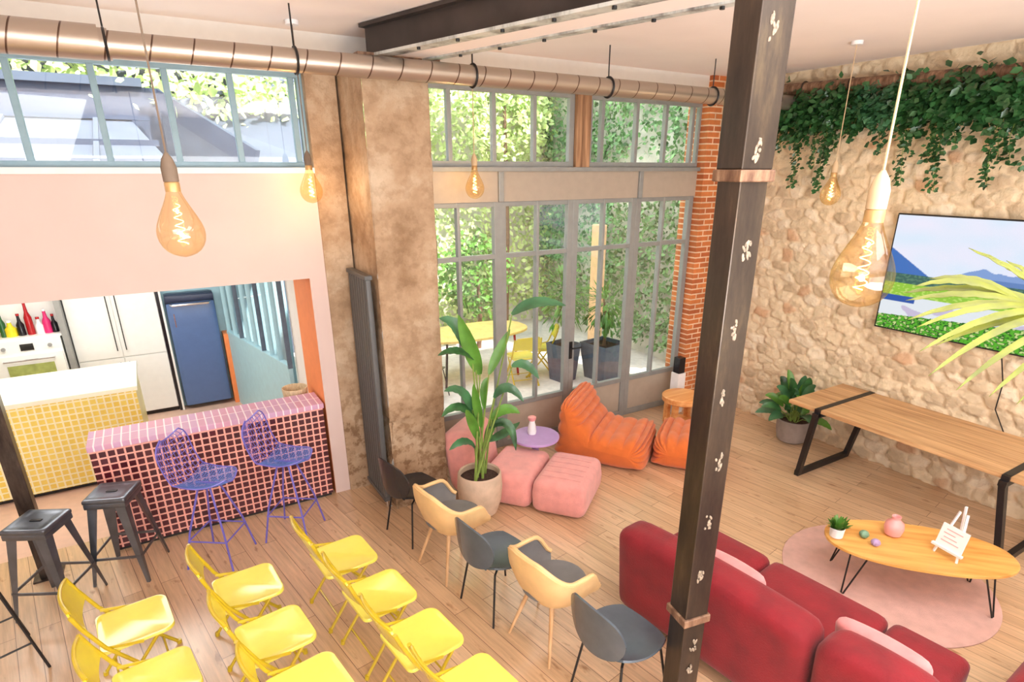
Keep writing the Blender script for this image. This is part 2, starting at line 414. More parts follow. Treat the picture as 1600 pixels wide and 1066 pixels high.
struct(MB().box(-7.2, -7, -4.5, 9.6, 0, CZ).build('wall_left', 'white_wall', smooth=False))

# stone pillar with relief
def rough_block(x0, x1, y0, y1, z0, z1, amp, seed, n=(8, 8, 60), zbreak=None):
    rnd = random.Random(seed); m = MB(); nx, ny, nz = n
    from mathutils import noise
    def disp(p, nr):
        v = noise.noise(Vector(p) * 2.2 + Vector((seed, 0, 0))) * .6 + noise.noise(Vector(p) * 9) * .35 + noise.noise(Vector(p) * 22) * .15
        lowr = 1.0 + (1.6 if p[2] < .95 else 0)
        j = 0
        for zc in (0.95, 1.9, 2.62, 3.3): 
            if abs(p[2] - zc) < .02: j = -.012
        return Vector(p) + Vector(nr) * (v * amp * lowr + j)
    def face(fn, nr, nu, nv):
        m.grid(lambda u, v: disp(fn(u, v), nr), nu, nv)
    face(lambda u, v: (x0 + (x1 - x0) * u, y0, z0 + (z1 - z0) * v), (0, -1, 0), 20, nz)
    face(lambda u, v: (x0, y1 + (y0 - y1) * u, z0 + (z1 - z0) * v), (-1, 0, 0), 20, nz)
    face(lambda u, v: (x1, y0 + (y1 - y0) * u, z0 + (z1 - z0) * v), (1, 0, 0), 10, nz)
    return m
def pillarmat():
    m, N, L, B = newmat('limestone_pillar'); B.inputs['Roughness'].default_value = .95
    tc = N.new('ShaderNodeTexCoord')
    def noise(sc, det=8, ro=.65, stretch=None):
        n = N.new('ShaderNodeTexNoise'); n.inputs['Scale'].default_value = sc; n.inputs['Detail'].default_value = det; n.inputs['Roughness'].default_value = ro
        L.new(tc.outputs['Object'], n.inputs['Vector']); return n
    a = noise(1.7); cr = N.new('ShaderNodeValToRGB'); e = cr.color_ramp.elements
    e[0].position = .3; e[0].color = srgb((150, 118, 88)); e[1].position = .7; e[1].color = srgb((216, 194, 168)); k = e.new(.5); k.color = srgb((188, 158, 128))
    L.new(a.outputs['Fac'], cr.inputs['Fac'])
    s = N.new('ShaderNodeSeparateXYZ'); L.new(tc.outputs['Object'], s.inputs[0])
    c = noise(11, 9); cr2 = N.new('ShaderNodeValToRGB'); cr2.color_ramp.elements[0].position = .42; cr2.color_ramp.elements[0].color = (.6, .52, .44, 1)
    cr2.color_ramp.elements[1].position = .52; cr2.color_ramp.elements[1].color = (1, 1, 1, 1); L.new(c.outputs['Fac'], cr2.inputs['Fac'])
    # damp eroded zone near the bottom
    d = noise(3.5); ad = N.new('ShaderNodeMath'); ad.operation = 'MULTIPLY_ADD'; ad.inputs[1].default_value = .9; L.new(d.outputs['Fac'], ad.inputs[0]); L.new(s.outputs['Z'], ad.inputs[2])
    mr = N.new('ShaderNodeMapRange'); mr.inputs['From Min'].default_value = 1.15; mr.inputs['From Max'].default_value = 1.7; mr.inputs['To Min'].default_value = 1.0; mr.inputs['To Max'].default_value = .35
    L.new(ad.outputs[0], mr.inputs['Value'])
    mx = N.new('ShaderNodeMix'); mx.data_type = 'RGBA'; mx.blend_type = 'MULTIPLY'
    L.new(mr.outputs[0], mx.inputs['Factor']); L.new(cr.outputs['Color'], mx.inputs['A']); L.new(cr2.outputs['Color'], mx.inputs['B'])
    L.new(mx.outputs['Result'], B.inputs['Base Color'])
    b = N.new('ShaderNodeBump'); b.inputs['Strength'].default_value = .9; b.inputs['Distance'].default_value = .03; n3 = noise(9, 10, .7)
    L.new(n3.outputs['Fac'], b.inputs['Height']); L.new(b.outputs['Normal'], B.inputs['Normal'])
    return m
M['pillar2'] = pillarmat(); qo.data.materials[0] = M['pillar2']
pil = rough_block(1.64, 2.2, 5.06, 5.98, 0, 4.03, .022, 3, n=(1, 1, 90)).build('stone_pillar', 'pillar2')
tag(pil, 'rough limestone pillar between the kitchen opening and the tall garden windows', 'pillar')

# ---- stone wall (right) with real relief
def stone_wall():
    rnd = random.Random(5)
    cw, ch = .215, .125; y0, y1, z0, z1 = -1.2, YW + .02, 0, CZ
    nx, nz = int((y1 - y0) / cw) + 3, int((z1 - z0) / ch) + 3
    C = {}
    for i in range(-1, nx):
        for j in range(-1, nz):
            off = .5 * (j % 2)
            t = rnd.random(); base = (232, 210, 176) if t < .55 else ((206, 182, 150) if t < .8 else (242, 224, 196))
            if t > .975: base = (214, 172, 136)
            k = rnd.uniform(.93, 1.05)
            C[i, j] = (y0 + (i + off + rnd.uniform(-.27, .27)) * cw, z0 + (j + .5 + rnd.uniform(-.25, .25)) * ch, rnd.uniform(.5, 1.0), tuple(min(1, q * k) for q in srgb(base)[:3]), rnd.uniform(.75, 1.3))
    step = .02; ny = int((y1 - y0) / step); nzz = int((z1 - z0) / step)
    mort = srgb((234, 210, 176))[:3]
    from mathutils import noise
    vs = []; cols = []
    for a in range(ny + 1):
        for b in range(nzz + 1):
            y = y0 + (y1 - y0) * a / ny; z = z0 + (z1 - z0) * b / nzz
            wy = y + .05 * noise.noise(Vector((y * 5, z * 5, 1))); wz = z + .035 * noise.noise(Vector((y * 5, z * 5, 9)))
            ci = int((wy - y0) / cw); cj = int((wz - z0) / ch); d1 = d2 = 9; best = None
            for i in range(ci - 1, ci + 2):
                for j in range(cj - 1, cj + 2):
                    c = C.get((i, j))
                    if not c: continue
                    d = math.hypot((wy - c[0]) / cw, (wz - c[1]) / ch * 1.05) / (c[4] ** .3)
                    if d < d1: d2 = d1; d1 = d; best = c
                    elif d < d2: d2 = d
            e = d2 - d1; h = min(1, max(0, (e - .04) / .2)); h = h * h * (3 - 2 * h)
            fade = .55 + .45 * noise.noise(Vector((y * .9, z * .9, 4)))
            nn = noise.noise(Vector((y * 16, z * 16, 2))); x = XS - h * .028 * best[2] * (.6 + fade) - .016 * nn - .02 * noise.noise(Vector((y * 5, z * 6, 7)))
            x = min(x, XS + .02)
            vs.append((x, y, z)); kk = h * (.75 + .25 * fade); g = 1 + .1 * nn
            cols.append([min(1, (mort[q] * (1 - kk) + best[3][q] * kk) * g) for q in range(3)] + [1])
    W = nzz + 1; fs = [(i * W + j, i * W + j + 1, (i + 1) * W + j + 1, (i + 1) * W + j) for i in range(ny) for j in range(nzz)]
    m = MB(); m.v = [Vector(v) for v in vs]; m.f = fs
    return m.build('wall_right', attrmat('rubble_stone', .92, bump=.5), cols=cols)
struct(stone_wall())
struct(MB().box(XS + .02, XS + .3, -4.5, YW + .3, 0, CZ).build('wall_right_core', 'gwall', smooth=False))
struct(MB().box(6.17, XS - .02, YW - .06, YW + .3, 0, CZ).build('wall_brick_corner', 'brick', smooth=False))

# ---- upper windows
def mullion_window(name, xs, z0, z1, fm, wdt=.045, dep=.06, ends=True, yy=YW + .1, rails=(), label=None, wide=None):
    f = MB()
    for i, x in enumerate(xs):
        ww = wdt * (1.5 if (i in (0, len(xs) - 1)) else 1)
        if wide and i in wide: ww = wdt * 2
        f.box(x - ww / 2, x + ww / 2, yy - dep / 2, yy + dep / 2, z0, z1)
    f.box(xs[0], xs[-1], yy - dep / 2 - .003, yy + dep / 2 + .003, z0, z0 + .06)
    f.box(xs[0], xs[-1], yy - dep / 2 - .003, yy + dep / 2 + .003, z1 - .06, z1)
    for r in rails: f.box(xs[0], xs[-1], yy - dep / 2 + .004, yy + dep / 2 - .004, r - .02, r + .02)
    o = f.build(name, fm, smooth=False, bevel=.004); struct(o)
    g = MB()
    for a, b in zip(xs[:-1], xs[1:]):
        g.box(a, b, yy - .004, yy + .004, z0 + .03, z1 - .03)
    g.build('window_glass', 'glass', o, smooth=False)
    return o
xl = [-3.95, -3.48, -3.01, -2.54, -2.07, -1.6, -1.13, -.62, -.13, .34, .8, 1.27, 1.34]
mullion_window('window_1', xl[:-1] + [1.345], 3.2, 3.98, 'bluef')
struct(MB().box(-7, 1.36, YW - .03, YW + .3, 3.17, 3.215).build('trim_1', 'white_wall', smooth=False))
mullion_window('window_2', [2.22, 2.72, 3.22, 3.71, 4.19], 3.22, 3.98, 'frame')
mullion_window('window_3', [4.44, 4.62, 5.13, 5.59, 6.04, 6.17], 3.22, 3.98, 'frame')
tp = MB().box(4.23, 4.42, YW + .02, YW + .22, 3.2, 3.98).build('timber_post', 'wood_post', smooth=False, bevel=.015)
tag(tp, 'short weathered timber post between the two upper garden windows', 'post')
# transom panel (structure)
struct(MB().box(2.2, 6.17, YW + .05, YW + .2, 2.88, 3.2).build('trim_2', 'panel', smooth=False))
t3 = MB()
for x in (3.27, 5.21): t3.box(x - .03, x + .03, YW + .02, YW + .09, 2.88, 3.2)
t3.box(2.2, 6.17, YW + .0, YW + .1, 3.18, 3.225)
struct(t3.build('trim_3', 'frame', smooth=False, bevel=.005))
# lower fixed windows + doors
def lower(name, xs, kick, handle=None, extra_wide=None):
    yy = YW + .1; f = MB(); z0, z1 = 0, 2.88; tz = 2.31
    for i, x in enumerate(xs):
        ww = .075 if i in (0, len(xs) - 1) else .035
        zz = 0 if i in (0, len(xs) - 1) else kick
        f.box(x - ww / 2, x + ww / 2, yy - .035, yy + .035, zz, z1)
    f.box(xs[0], xs[-1], yy - .03, yy + .03, z1 - .05, z1); f.box(xs[0], xs[-1], yy - .03, yy + .03, tz - .025, tz + .025)
    f.box(xs[0], xs[-1], yy - .03, yy + .03, kick - .03, kick + .03); f.box(xs[0], xs[-1], yy - .034, yy + .034, 0, .08)
    o = f.build(name, 'frame', smooth=False, bevel=.004); struct(o)
    g = MB()
    for a, b in zip(xs[:-1], xs[1:]): g.box(a, b, yy - .004, yy + .004, kick, z1 - .02)
    g.build('glass_pane', 'glass', o, smooth=False)
    MB().box(xs[0] + .03, xs[-1] - .03, yy - .015, yy + .015, .02, kick).build('kick_panel', 'panel', o, smooth=False)
    if handle:
        h = MB(); h.box(handle - .02, handle + .02, yy - .05, yy - .03, .98, 1.2); h.tube([(handle, yy - .04, 1.12), (handle, yy - .09, 1.12), (handle + .13, yy - .09, 1.12)], .011)
        h.build('door_handle', 'blackp', o)
    return o
lower('window_4', [2.2, 2.78, 3.24], .53)
lower('door_1', [3.31, 3.76, 4.205], .53)
lower('door_2', [4.28, 4.7, 5.16], .53, handle=4.26)
lower('window_5', [5.235, 5.66, 6.13], .53)

# ================================================================== BEAM + DUCTS + POSTS
bdir = Vector((.272, -.962, 0)).normalized()
bside = Vector((bdir.y, -bdir.x, 0)); bside = bside if bside.x > 0 else -bside
B0 = Vector((1.70, 5.2, 4.03)); BL = 6.6
bt = thing('ceiling_beam', 'double dark steel I beam with flaking paint crossing the ceiling', 'beam')
def bbox(a0, a1, s0, s1, z0, z1):
    m = MB(); v = []
    for a in (a0, a1):
        for s_ in (s0, s1):
            for z in (z0, z1): p = B0 + bdir * a + bside * s_; v.append((p.x, p.y, z))
    m.add(v, [(0, 1, 3, 2), (4, 6, 7, 5), (0, 4, 5, 1), (2, 3, 7, 6), (0, 2, 6, 4), (1, 5, 7, 3)]); return m
bbox(0, BL, .055, .07, 4.03, CZ).build('web', 'beamst', bt, smooth=False)
bbox(0, BL, 0, .12, 4.02, 4.04).build('lower_flange', 'beamw', bt, smooth=False)
bbox(0, BL, 0, .12, CZ - .03, CZ - .005).build('upper_flange', 'beamst', bt, smooth=False)
bbox(.02, BL, .38, .46, 4.018, 4.035).build('lower_flange', 'beamw', bt, smooth=False)
bbox(.0, BL, .42, .44, 4.03, CZ).build('web', 'beamst', bt, smooth=False)
bbox(.02, BL, .08, .45, 4.03, CZ - .01).build('plaster_soffit', 'ceiling', bt, smooth=False)
for k in range(7):
    for s_ in (.02, .42):
        p = B0 + bdir * (.7 + k * .42) + bside * s_
        MB().lathe([(.014, 0), (.014, .016)], 8, (p.x, p.y, 4.003)).build('bolt', 'blackp', bt)
pad = MB().box(1.62, 2.3, 5.03, 5.74, 3.985, 4.04).build('bearing_plate', 'bracket', bt, smooth=False)

def cyl_x(mb, x0, x1, y, z, r, n=24, seg=1):
    mb.tube([(x0 + (x1 - x0) * i / seg, y, z) for i in range(seg + 1)], r, n); return mb
DY, DZ = 4.87, 3.915
dt = thing('ventilation_duct', 'round metal duct running below the ceiling along the window wall', 'duct')
cyl_x(MB(), -.05, XS - .05, DY, DZ, .078).build('duct_pipe', 'duct', dt)
cyl_x(MB(), -5, -.03, DY, DZ + .005, .098).build('wide_duct_pipe', 'duct', dt)
cyl_x(MB(), -.05, .02, DY, DZ, .088).build('duct_collar', 'duct', dt)
for px in (172, 462, 738, 952, 1118):
    x = atY(px, 100, DY).x
    h = MB(); h.tube([(x, DY + .086 * math.cos(a * PI / 12), DZ + .086 * math.sin(a * PI / 12)) for a in range(24)], .009, 6, closed=True)
    h.tube([(x, DY, DZ + .08), (x, DY, CZ)], .006, 6); h.build('duct_hanger', 'blackp', dt)
d2 = MB(); d2.tube([(XS - .14, YW - .05, 4.085), (XS - .14, 2.6, 3.99), (XS - .14, -1, 3.9)], .062, 16)
dr = thing('wall_duct', 'slim brown metal duct following the top of the stone wall', 'duct')
d2.build('duct_pipe', M['bracket'], dr)
for k in range(9):
    y = 5.3 - k * .55; z = 4.085 - (YW - .05 - y) * .031
    MB().tube([(XS - .14 + .068 * math.cos(a * PI / 8), y, z + .068 * math.sin(a * PI / 8)) for a in range(16)], .008, 6, closed=True).build('duct_clamp', 'steel', dr)

# foreground post: riveted box section
def post(x, y, w_, rot, z1):
    t = thing('steel_post', 'tall dark riveted steel post standing in front of the red sofa', 'post', (x, y, 0), rot)
    MB().box(-w_ / 2, w_ / 2, -w_ / 2, w_ / 2, 0, .78).build('lower_shaft', 'postm', t, smooth=False, bevel=.006)
    MB().box(-w_ / 2 - .004, w_ / 2 + .004, -w_ / 2 - .004, w_ / 2 + .004, .78, 3.17).build('middle_shaft', 'postm', t, smooth=False, bevel=.006)
    MB().box(-w_ / 2 - .012, w_ / 2 + .012, -w_ / 2 - .012, w_ / 2 + .012, 3.2, 3.87).build('upper_shaft', 'postm', t, smooth=False, bevel=.006)
    MB().box(-w_ / 2, w_ / 2, -w_ / 2, w_ / 2, 3.87, z1).build('top_shaft', 'postm', t, smooth=False, bevel=.004)
    for z, e in ((.77, .018), (3.15, .022), (3.86, .018)):
        MB().box(-w_ / 2 - e, w_ / 2 + e, -w_ / 2 - e, w_ / 2 + e, z, z + .05).build('collar', 'bracket', t, smooth=False, bevel=.006)
    rnd = random.Random(3)
    for z in (3.72, 3.27, 2.86, 2.5, 2.16, 1.8, 1.45, 1.1, .62, .42):
        for (ax) in (0,):
            m = MB(); cx_ = rnd.uniform(-.02, .01)
            for k in range(9):
                a = rnd.uniform(-.018, .018); b = rnd.uniform(-.04, .04)
                m.soft(1, 1, 1, 1, 5, mtx=Matrix.Translation((cx_ + a, -w_ / 2 - (.005 if z < 3.2 else .013), z + b)) @ Matrix.Rotation(rnd.uniform(-.6, .6), 4, 'Y') @ Matrix.Diagonal((.007, .004, rnd.uniform(.006, .022), 1)))
            m.build('weld_scar', 'scar', t)
    return t
post(2.285, 1.87, .143, rad(-10), CZ)
pl_ = thing('steel_column', 'dark square steel column beside the yellow tiled island', 'post', (-1.235, 5.62, 0), 0)
MB().box(-.055, .055, -.055, .055, .01, CZ).build('shaft', 'steel', pl_, smooth=False, bevel=.004)
MB().box(-.1, .1, -.1, .1, 0, .015).build('base_plate', 'steel', pl_, smooth=False)

# radiator
rt = thing('column_radiator', 'tall slim charcoal radiator mounted on the side of the stone pillar', 'radiator', (1.57, 5.38, 0))
m = MB()
for k in range(8):
    y = -.24 + k * .0685; m.soft(.028, .029, 1.09, .014, 5, c=(0, y, 1.22))
m.build('panel_tubes', 'radi', rt)
for z in (.1, 2.3): MB().box(-.036, .036, -.28, .28, z, z + .04).build('end_rail', 'radi', rt, smooth=False, bevel=.008)
MB().tube([(0, -.24, .12), (0, -.24, .03), (.04, -.24, .02)], .012).build('valve', 'chrome', rt)

# ================================================================== KITCHEN
bar = thing('tiled_bar', 'low bar counter clad in small dark red tiles with pink tiled top', 'counter', (.21, 5.88, 0))
MB().box(-.965, .965, -.18, .18, .03, .985).build('tiled_body', 'tile', bar, smooth=False)
MB().box(-.975, .975, -.19, .19, .985, 1.035).build('tiled_top', 'tiletop', bar, smooth=False, bevel=.003)
MB().box(-.95, .95, -.165, .165, 0, .03).build('plinth', 'blackp', bar, smooth=False)
isl = thing('kitchen_island', 'long kitchen island clad in small yellow tiles with ivory top', 'kitchen island', (-2.2, 7.72, 0))
MB().box(-2.2, 1.79, -.5, .5, .05, 1.0).build('tiled_body', 'island', isl, smooth=False)
MB().box(-2.21, 1.81, -.52, .52, 1.0, 1.05).build('worktop', 'islandtop', isl, smooth=False, bevel=.004)
MB().box(-2.15, 1.74, -.46, .46, 0, .05).build('plinth', 'blackp', isl, smooth=False)
# oven tower
ov = thing('oven_cabinet', 'tall cabinet with built in white oven and open bottle niche', 'cabinet', (-1.75, 9.05, 0))
m = MB(); m.box(-.72, .62, .0, .3, 0, .6); m.box(-.72, .62, .27, .32, .6, 2.3); m.box(-.72, .62, 0, .3, 1.28, 1.31); m.box(-.72, .62, 0, .3, 2.2, 2.3); m.box(-.72, -.68, 0, .3, .6, 2.3)
m.build('carcass', 'cab', ov, smooth=False)
MB().box(.62, .68, -.02, .32, 0, 2.3).build('side_panel', 'cabgrey', ov, smooth=False)
oo = MB().box(-.1, .6, -.02, .25, .6, 1.28).build('oven_body', 'cab', ov, smooth=False, bevel=.006)
d_ = MB().box(-.09, .59, -.045, -.02, .64, 1.1).build('oven_door', 'cab', ov, smooth=False, bevel=.006)
MB().box(.02, .48, -.052, -.04, .74, .98).build('oven_window', 'ovg', d_, smooth=False)
m = MB(); m.tube([(.0, -.045, 1.04), (.0, -.08, 1.04), (.5, -.08, 1.04), (.5, -.045, 1.04)], .009); m.build('oven_handle', 'chrome', d_)
MB().box(.19, .32, -.03, -.015, 1.15, 1.23).build('display', 'dark', oo, smooth=False)
for x in (.03, .48): 
    k = MB(); k.tube([(x, -.02, 1.19), (x, -.05, 1.19)], .022, 12); k.build('oven_knob', 'cabgrey', oo)
cb = thing('larder_cabinet', 'white lacquered tall cabinet with long bar handles beside blue fridge', 'cabinet', (-.56, 9.2, 0))
MB().box(-.5, .5, .02, .17, .06, 2.3).build('carcass', 'cab', cb, smooth=False)
MB().box(-.5, .5, .05, .17, 0, .06).build('plinth', 'blackp', cb, smooth=False)
for x0, x1, hx in ((-.495, -.005, -.05), (.005, .495, .05)):
    a = MB().box(x0, x1, 0, .02, .875, 2.29).build('upper_door', 'cab', cb, smooth=False, bevel=.003)
    MB().tube([(hx, 0, 1.9), (hx, -.03, 1.9), (hx, -.03, .97), (hx, 0, .97)], .006).build('bar_handle', 'blackp', a)
    a = MB().box(x0, x1, 0, .02, .07, .862).build('lower_door', 'cab', cb, smooth=False, bevel=.003)
    MB().tube([(hx, 0, .8), (hx, -.03, .8), (hx, -.03, .6), (hx, 0, .6)], .006).build('bar_handle', 'blackp', a)
MB().box(.505, .54, 0, .17, 0, 2.3).build('dark_gap_strip', 'dark', cb, smooth=False)
MB().box(.54, .565, -.02, .17, 0, 2.3).build('white_end_panel', 'cab', cb, smooth=False)
fr = thing('refrigerator', 'retro blue refrigerator with chrome handle at the back of kitchen', 'refrigerator', (.33, 9.27, 0))
MB().soft(.3, .08, .8, .03, 8, c=(0, 0, .84)).build('body', 'fridged', fr)
a = MB().soft(.295, .03, .73, .025, 8, c=(0, -.1, .79)).build('door', 'fridge', fr)
MB().soft(.295, .03, .05, .02, 6, c=(0, -.1, 1.58)).build('top_band', 'fridged', fr)
MB().tube([(-.24, -.12, 1.5), (-.22, -.17, 1.5), (.22, -.17, 1.5), (.24, -.12, 1.5)], .018).build('handle', 'chrome', a)
MB().box(-.006, .006, -.135, -.128, 1.2, 1.38).build('badge', 'chrome', a, smooth=False).location = (-.22, 0, 0)
op = MB().box(.66, .76, 9.12, 9.36, 0, 1.03).build('low_partition', 'orange_wall', smooth=False)
op.data.materials[0] = M['orange_wall']; tag(op, 'low orange partition wall with pale cap right of blue fridge', 'partition')
struct(MB().box(.0, 1.6, 9.36, 9.38, 0, 2.74).build('trim_4', 'ltblue', smooth=False))
# glazed partition along the kitchen side
P0 = Vector((1.14, 7.0, 0)); P1 = Vector((.74, 9.1, 0)); pd = (P1 - P0)
gp = thing('glazed_partition', 'pale blue steel glazed partition closing the side of the kitchen', 'partition')
MB().bar(P0 + Vector((0, 0, .52)), P1 + Vector((0, 0, .52)), .05, 1.04).build('solid_base', 'ltblue', gp, smooth=False)
for k in range(9):
    p = P0 + pd * (k / 8)
    MB().bar(p + Vector((0, 0, 1.04)), p + Vector((0, 0, 2.74)), .035, .05).build('mullion', 'ltblue' if k % 3 else 'planter', gp, smooth=False)
m = MB(); m.bar(P0 + Vector((0, 0, 1.06)), P1 + Vector((0, 0, 1.06)), .07, .04); m.bar(P0 + Vector((0, 0, 2.72)), P1 + Vector((0, 0, 2.72)), .06, .05); m.build('rail', 'ltblue', gp, smooth=False)
MB().bar(P0 + Vector((0, 0, 1.9)), P1 + Vector((0, 0, 1.9)), .008, 1.66).build('glass_pane', 'glass', gp, smooth=False)
struct(MB().box(2.35, 2.45, 6.05, 10, 0, 3.2).build('wall_courtyard', 'white_wall', smooth=False))
bw = thing('storage_rack', 'dark metal rack with jars behind the pale blue glazed partition', 'shelf', (1.75, 7.9, 0))
m = MB()
for z in (.3, .8, 1.2, 1.5): m.box(-.18, .18, -.6, .6, z, z + .03)
for x in (-.17, .15):
    for y in (-.6, .57): m.box(x, x + .03, y, y + .03, 0, 1.55)
m.build('frame', 'planter', bw, smooth=False)
rnd = random.Random(9)
for k in range(14):
    z = (1.23, 1.53)[k % 2]; y = 7.4 + (k // 2) * .16; x = 1.7 + rnd.uniform(-.06, .06); h = rnd.uniform(.12, .24)
    j = MB().lathe([(.035, 0), (.04, .02), (.04, h * .7), (.02, h * .85), (.02, h)], 10).build('storage_jar', ['planter', 'green', 'dark', 'whitec'][k % 4])
    j.location = (x, y, z); tag(j, 'small jar on the rack behind the pale blue glazed partition', 'jar', 'jars on the rack behind the glazed partition')
# bottles in niche
bot = [(-2.08, .26, 'blue', 'squat blue bottle at the left of the niche', .05), (-1.98, .2, 'whitec', 'white jar with orange food at the left of niche', .045),
       (-1.88, .36, 'dark', 'tall dark wine bottle left of the yellow bottles', .04), (-1.78, .26, 'yel', 'bright yellow bottle above the oven', .045),
       (-1.69, .3, 'green', 'slim green bottle behind the yellow jar', .035), (-1.62, .17, 'yel', 'short yellow jar with white lid', .06),
       (-1.52, .24, 'dark', 'dark brown bottle in the middle of niche', .04), (-1.43, .38, 'red', 'tall red bottle with a thin neck', .04),
       (-1.34, .18, 'whitec', 'small white bottle right of the red bottle', .045), (-1.26, .27, 'mag', 'magenta and white bottle near niche right edge', .045),
       (-1.19, .2, 'dark', 'small dark bottle at the niche right end', .035)]
for x, h, mm, lb, r in bot:
    b = thing('bottle', lb, 'bottle', (x, 9.17, 1.31), 0, 'bottles in the niche above the oven')
    MB().lathe([(r, 0), (r, h * .55), (r * .5, h * .72), (r * .38, h * .9), (r * .38, h)], 12).build('body', mm, b)
    MB().lathe([(r * .45, 0), (r * .45, .025)], 10, (0, 0, h)).build('cap', ['whitec', 'red', 'dark'][int(x * 100) % 3], b)
bo = MB().lathe([(.06, 0), (.11, .04), (.13, .11), (.12, .11), (.1, .04), (.02, .02)], 20).build('wicker_bowl', 'wicker'); bo.location = (1.02, 6.2, .72)
# small shelf that carries the bowl behind the bar
sh = MB().box(.8, 1.2, 6.07, 6.45, .0, .72).build('low_cupboard', 'cab', smooth=False, bevel=.004); tag(sh, 'white low cupboard hidden behind the right end of bar', 'cupboard')
bo.location = (1.03, 6.25, .72); bo.scale = (1, 1, 3.1)
tag(bo, 'cream wicker basket standing behind the right end of the pink bar top', 'basket')

# ================================================================== CHAIRS AND STOOLS
def tolix(label, loc, rz):
    t = thing('metal_stool', label, 'stool', loc, rz, 'gunmetal stools by the tiled bar')
    def fn(o, p):
        z = o.z
        if p[2] > 0 and max(abs(p[0]), abs(p[1])) < .85: z -= .008
        return (o.x, o.y, z)
    MB().soft(.16, .16, .022, .018, 10, fn, c=(0, 0, .745)).build('seat', 'gun', t)
    m = MB(); m.soft(.04, .014, .004, .003, 4, c=(0, 0, .762)); m.build('seat_grip', 'blackp', t)
    MB().soft(.155, .155, .025, .01, 4, c=(0, 0, .705)).build('seat_skirt', 'gun', t)
    for sx in (-1, 1):
        for sy in (-1, 1):
            m = MB(); a = Vector((sx * .135, sy * .135, .72)); b = Vector((sx * .215, sy * .215, 0)); n = 6; vs = []
            for i in range(n + 1):
                u = i / n; p = a.lerp(b, u); w_ = .078 * (1 - u) + .024 * u
                vs += [p + Vector((-sx * w_, 0, 0)), p + Vector((0, 0, 0)), p + Vector((0, -sy * w_, 0)), p + Vector((-sx * w_ * .5, -sy * w_ * .5, 0))]
            fs = [(i * 4 + j, i * 4 + (j + 1) % 4, (i + 1) * 4 + (j + 1) % 4, (i + 1) * 4 + j) for i in range(n) for j in range(4)]
            fs += [(0, 1, 2, 3), (n * 4 + 3, n * 4 + 2, n * 4 + 1, n * 4)]
            m.add(vs, fs); m.build('leg', 'gun', t, smooth=False)
    q = .188
    for a, b in (((-q, -q), (q, -q)), ((q, -q), (q, q)), ((q, q), (-q, q)), ((-q, q), (-q, -q))):
        MB().bar((a[0], a[1], .24), (b[0], b[1], .24), .008, .022).build('stretcher', 'gun', t, smooth=False)
    return t
s1 = tolix('gunmetal square stool in front of the dark steel column', (-1.1, 5.12, 0), rad(-28))
dup(s1, (-.63, 5.34, 0), rad(-22), 'gunmetal square stool at the left corner of the red tiled bar')
# partly visible wire-leg stool at far left
ws = thing('rod_stool', 'black rod legged stool cut off by the left picture edge', 'stool', (-1.43, 4.52, 0), rad(20))
MB().soft(.17, .17, .015, .012, 5, c=(0, 0, .75)).build('seat', 'blackp', ws)
for sx in (-1, 1):
    for sy in (-1, 1):
        MB().tube([(sx * .12, sy * .12, .74), (sx * .24, sy * .24, 0)], .009, 8).build('leg', 'blackp', ws)
for a, b in (((-1, -1), (1, -1)), ((1, -1), (1, 1)), ((1, 1), (-1, 1)), ((-1, 1), (-1, -1))):
    MB().tube([(a[0] * .205, a[1] * .205, .22), (b[0] * .205, b[1] * .205, .22)], .007, 8).build('footrest', 'blackp', ws)

def wire_stool(label, loc, rz):
    t = thing('wire_bar_stool', label, 'bar stool', loc, rz, 'violet wire stools at the bar')
    def shell(u, v): # u across -1..1, v along 0..1 (0 front edge, 1 back top)
        u = 2 * u - 1
        if v < .5:
            a = v / .5; x = .22 - .38 * a; z = .77 - .03 * math.sin(PI * a) + .02 * (1 - a) * 0; w_ = .21 * (1 - .25 * (1 - a) ** 3) 
        else:
            a = (v - .5) / .5; x = -.16 - .10 * math.sin(a * PI / 2) - .03 * a; z = .77 + .36 * a ** 1.25; w_ = .215
        rd = math.sqrt(max(0, 1 - (max(0, abs(v - .5) - .34) / .17) ** 2)) if abs(v - .5) > .34 else 1
        y = u * w_ * (.35 + .65 * rd); z += .05 * u * u; x += .04 * u * u * max(0, (v - .4)) * 2
        return (x, y, z)
    seat = MB(); back = MB()
    for k in range(13):
        u = k / 12
        seat.tube([shell(u, v / 24) for v in range(0, 13)], .0028, 5); back.tube([shell(u, v / 24) for v in range(12, 25)], .0028, 5)
    for j in range(0, 19):
        v = j / 18
        (seat if v < .5 else back).tube([shell(u / 12, v) for u in range(13)], .0028, 5)
    rim = [shell(0, v / 24) for v in range(25)] + [shell(u / 12, 1) for u in range(1, 12)] + [shell(1, 1 - v / 24) for v in range(25)] + [shell(1 - u / 12, 0) for u in range(1, 12)]
    for k in range(12): seat.tube([shell((k + .5) / 12, v / 24) for v in range(0, 13)], .003, 5)
    for j in range(9): seat.tube([shell(u / 12, (j + .5) / 18) for u in range(13)], .003, 5)
    o = seat.build('seat', 'bluew', t); back.build('backrest', 'purple', t)
    MB().tube(rim, .006, 6, closed=True).build('rim', 'purple', t)
    for sx in (-1, 1):
        for sy in (-1, 1):
            MB().tube([(sx * .05, sy * .06, .73), (sx * .15, sy * .15, .33), (sx * .2, sy * .2, 0)], .0085, 8).build('leg', 'purple', t)
    m = MB()
    for a, b in (((-1, -1), (1, -1)), ((1, -1), (1, 1)), ((1, 1), (-1, 1)), ((-1, 1), (-1, -1))):
        m.tube([(a[0] * .165, a[1] * .165, .26), (b[0] * .165, b[1] * .165, .26)], .007, 8)
    m.build('footrest', 'purple', t)
    MB().tube([(-.1, 0, .74), (.12, 0, .74)], .012, 8).build('seat_bracket', 'purple', t)
    return t
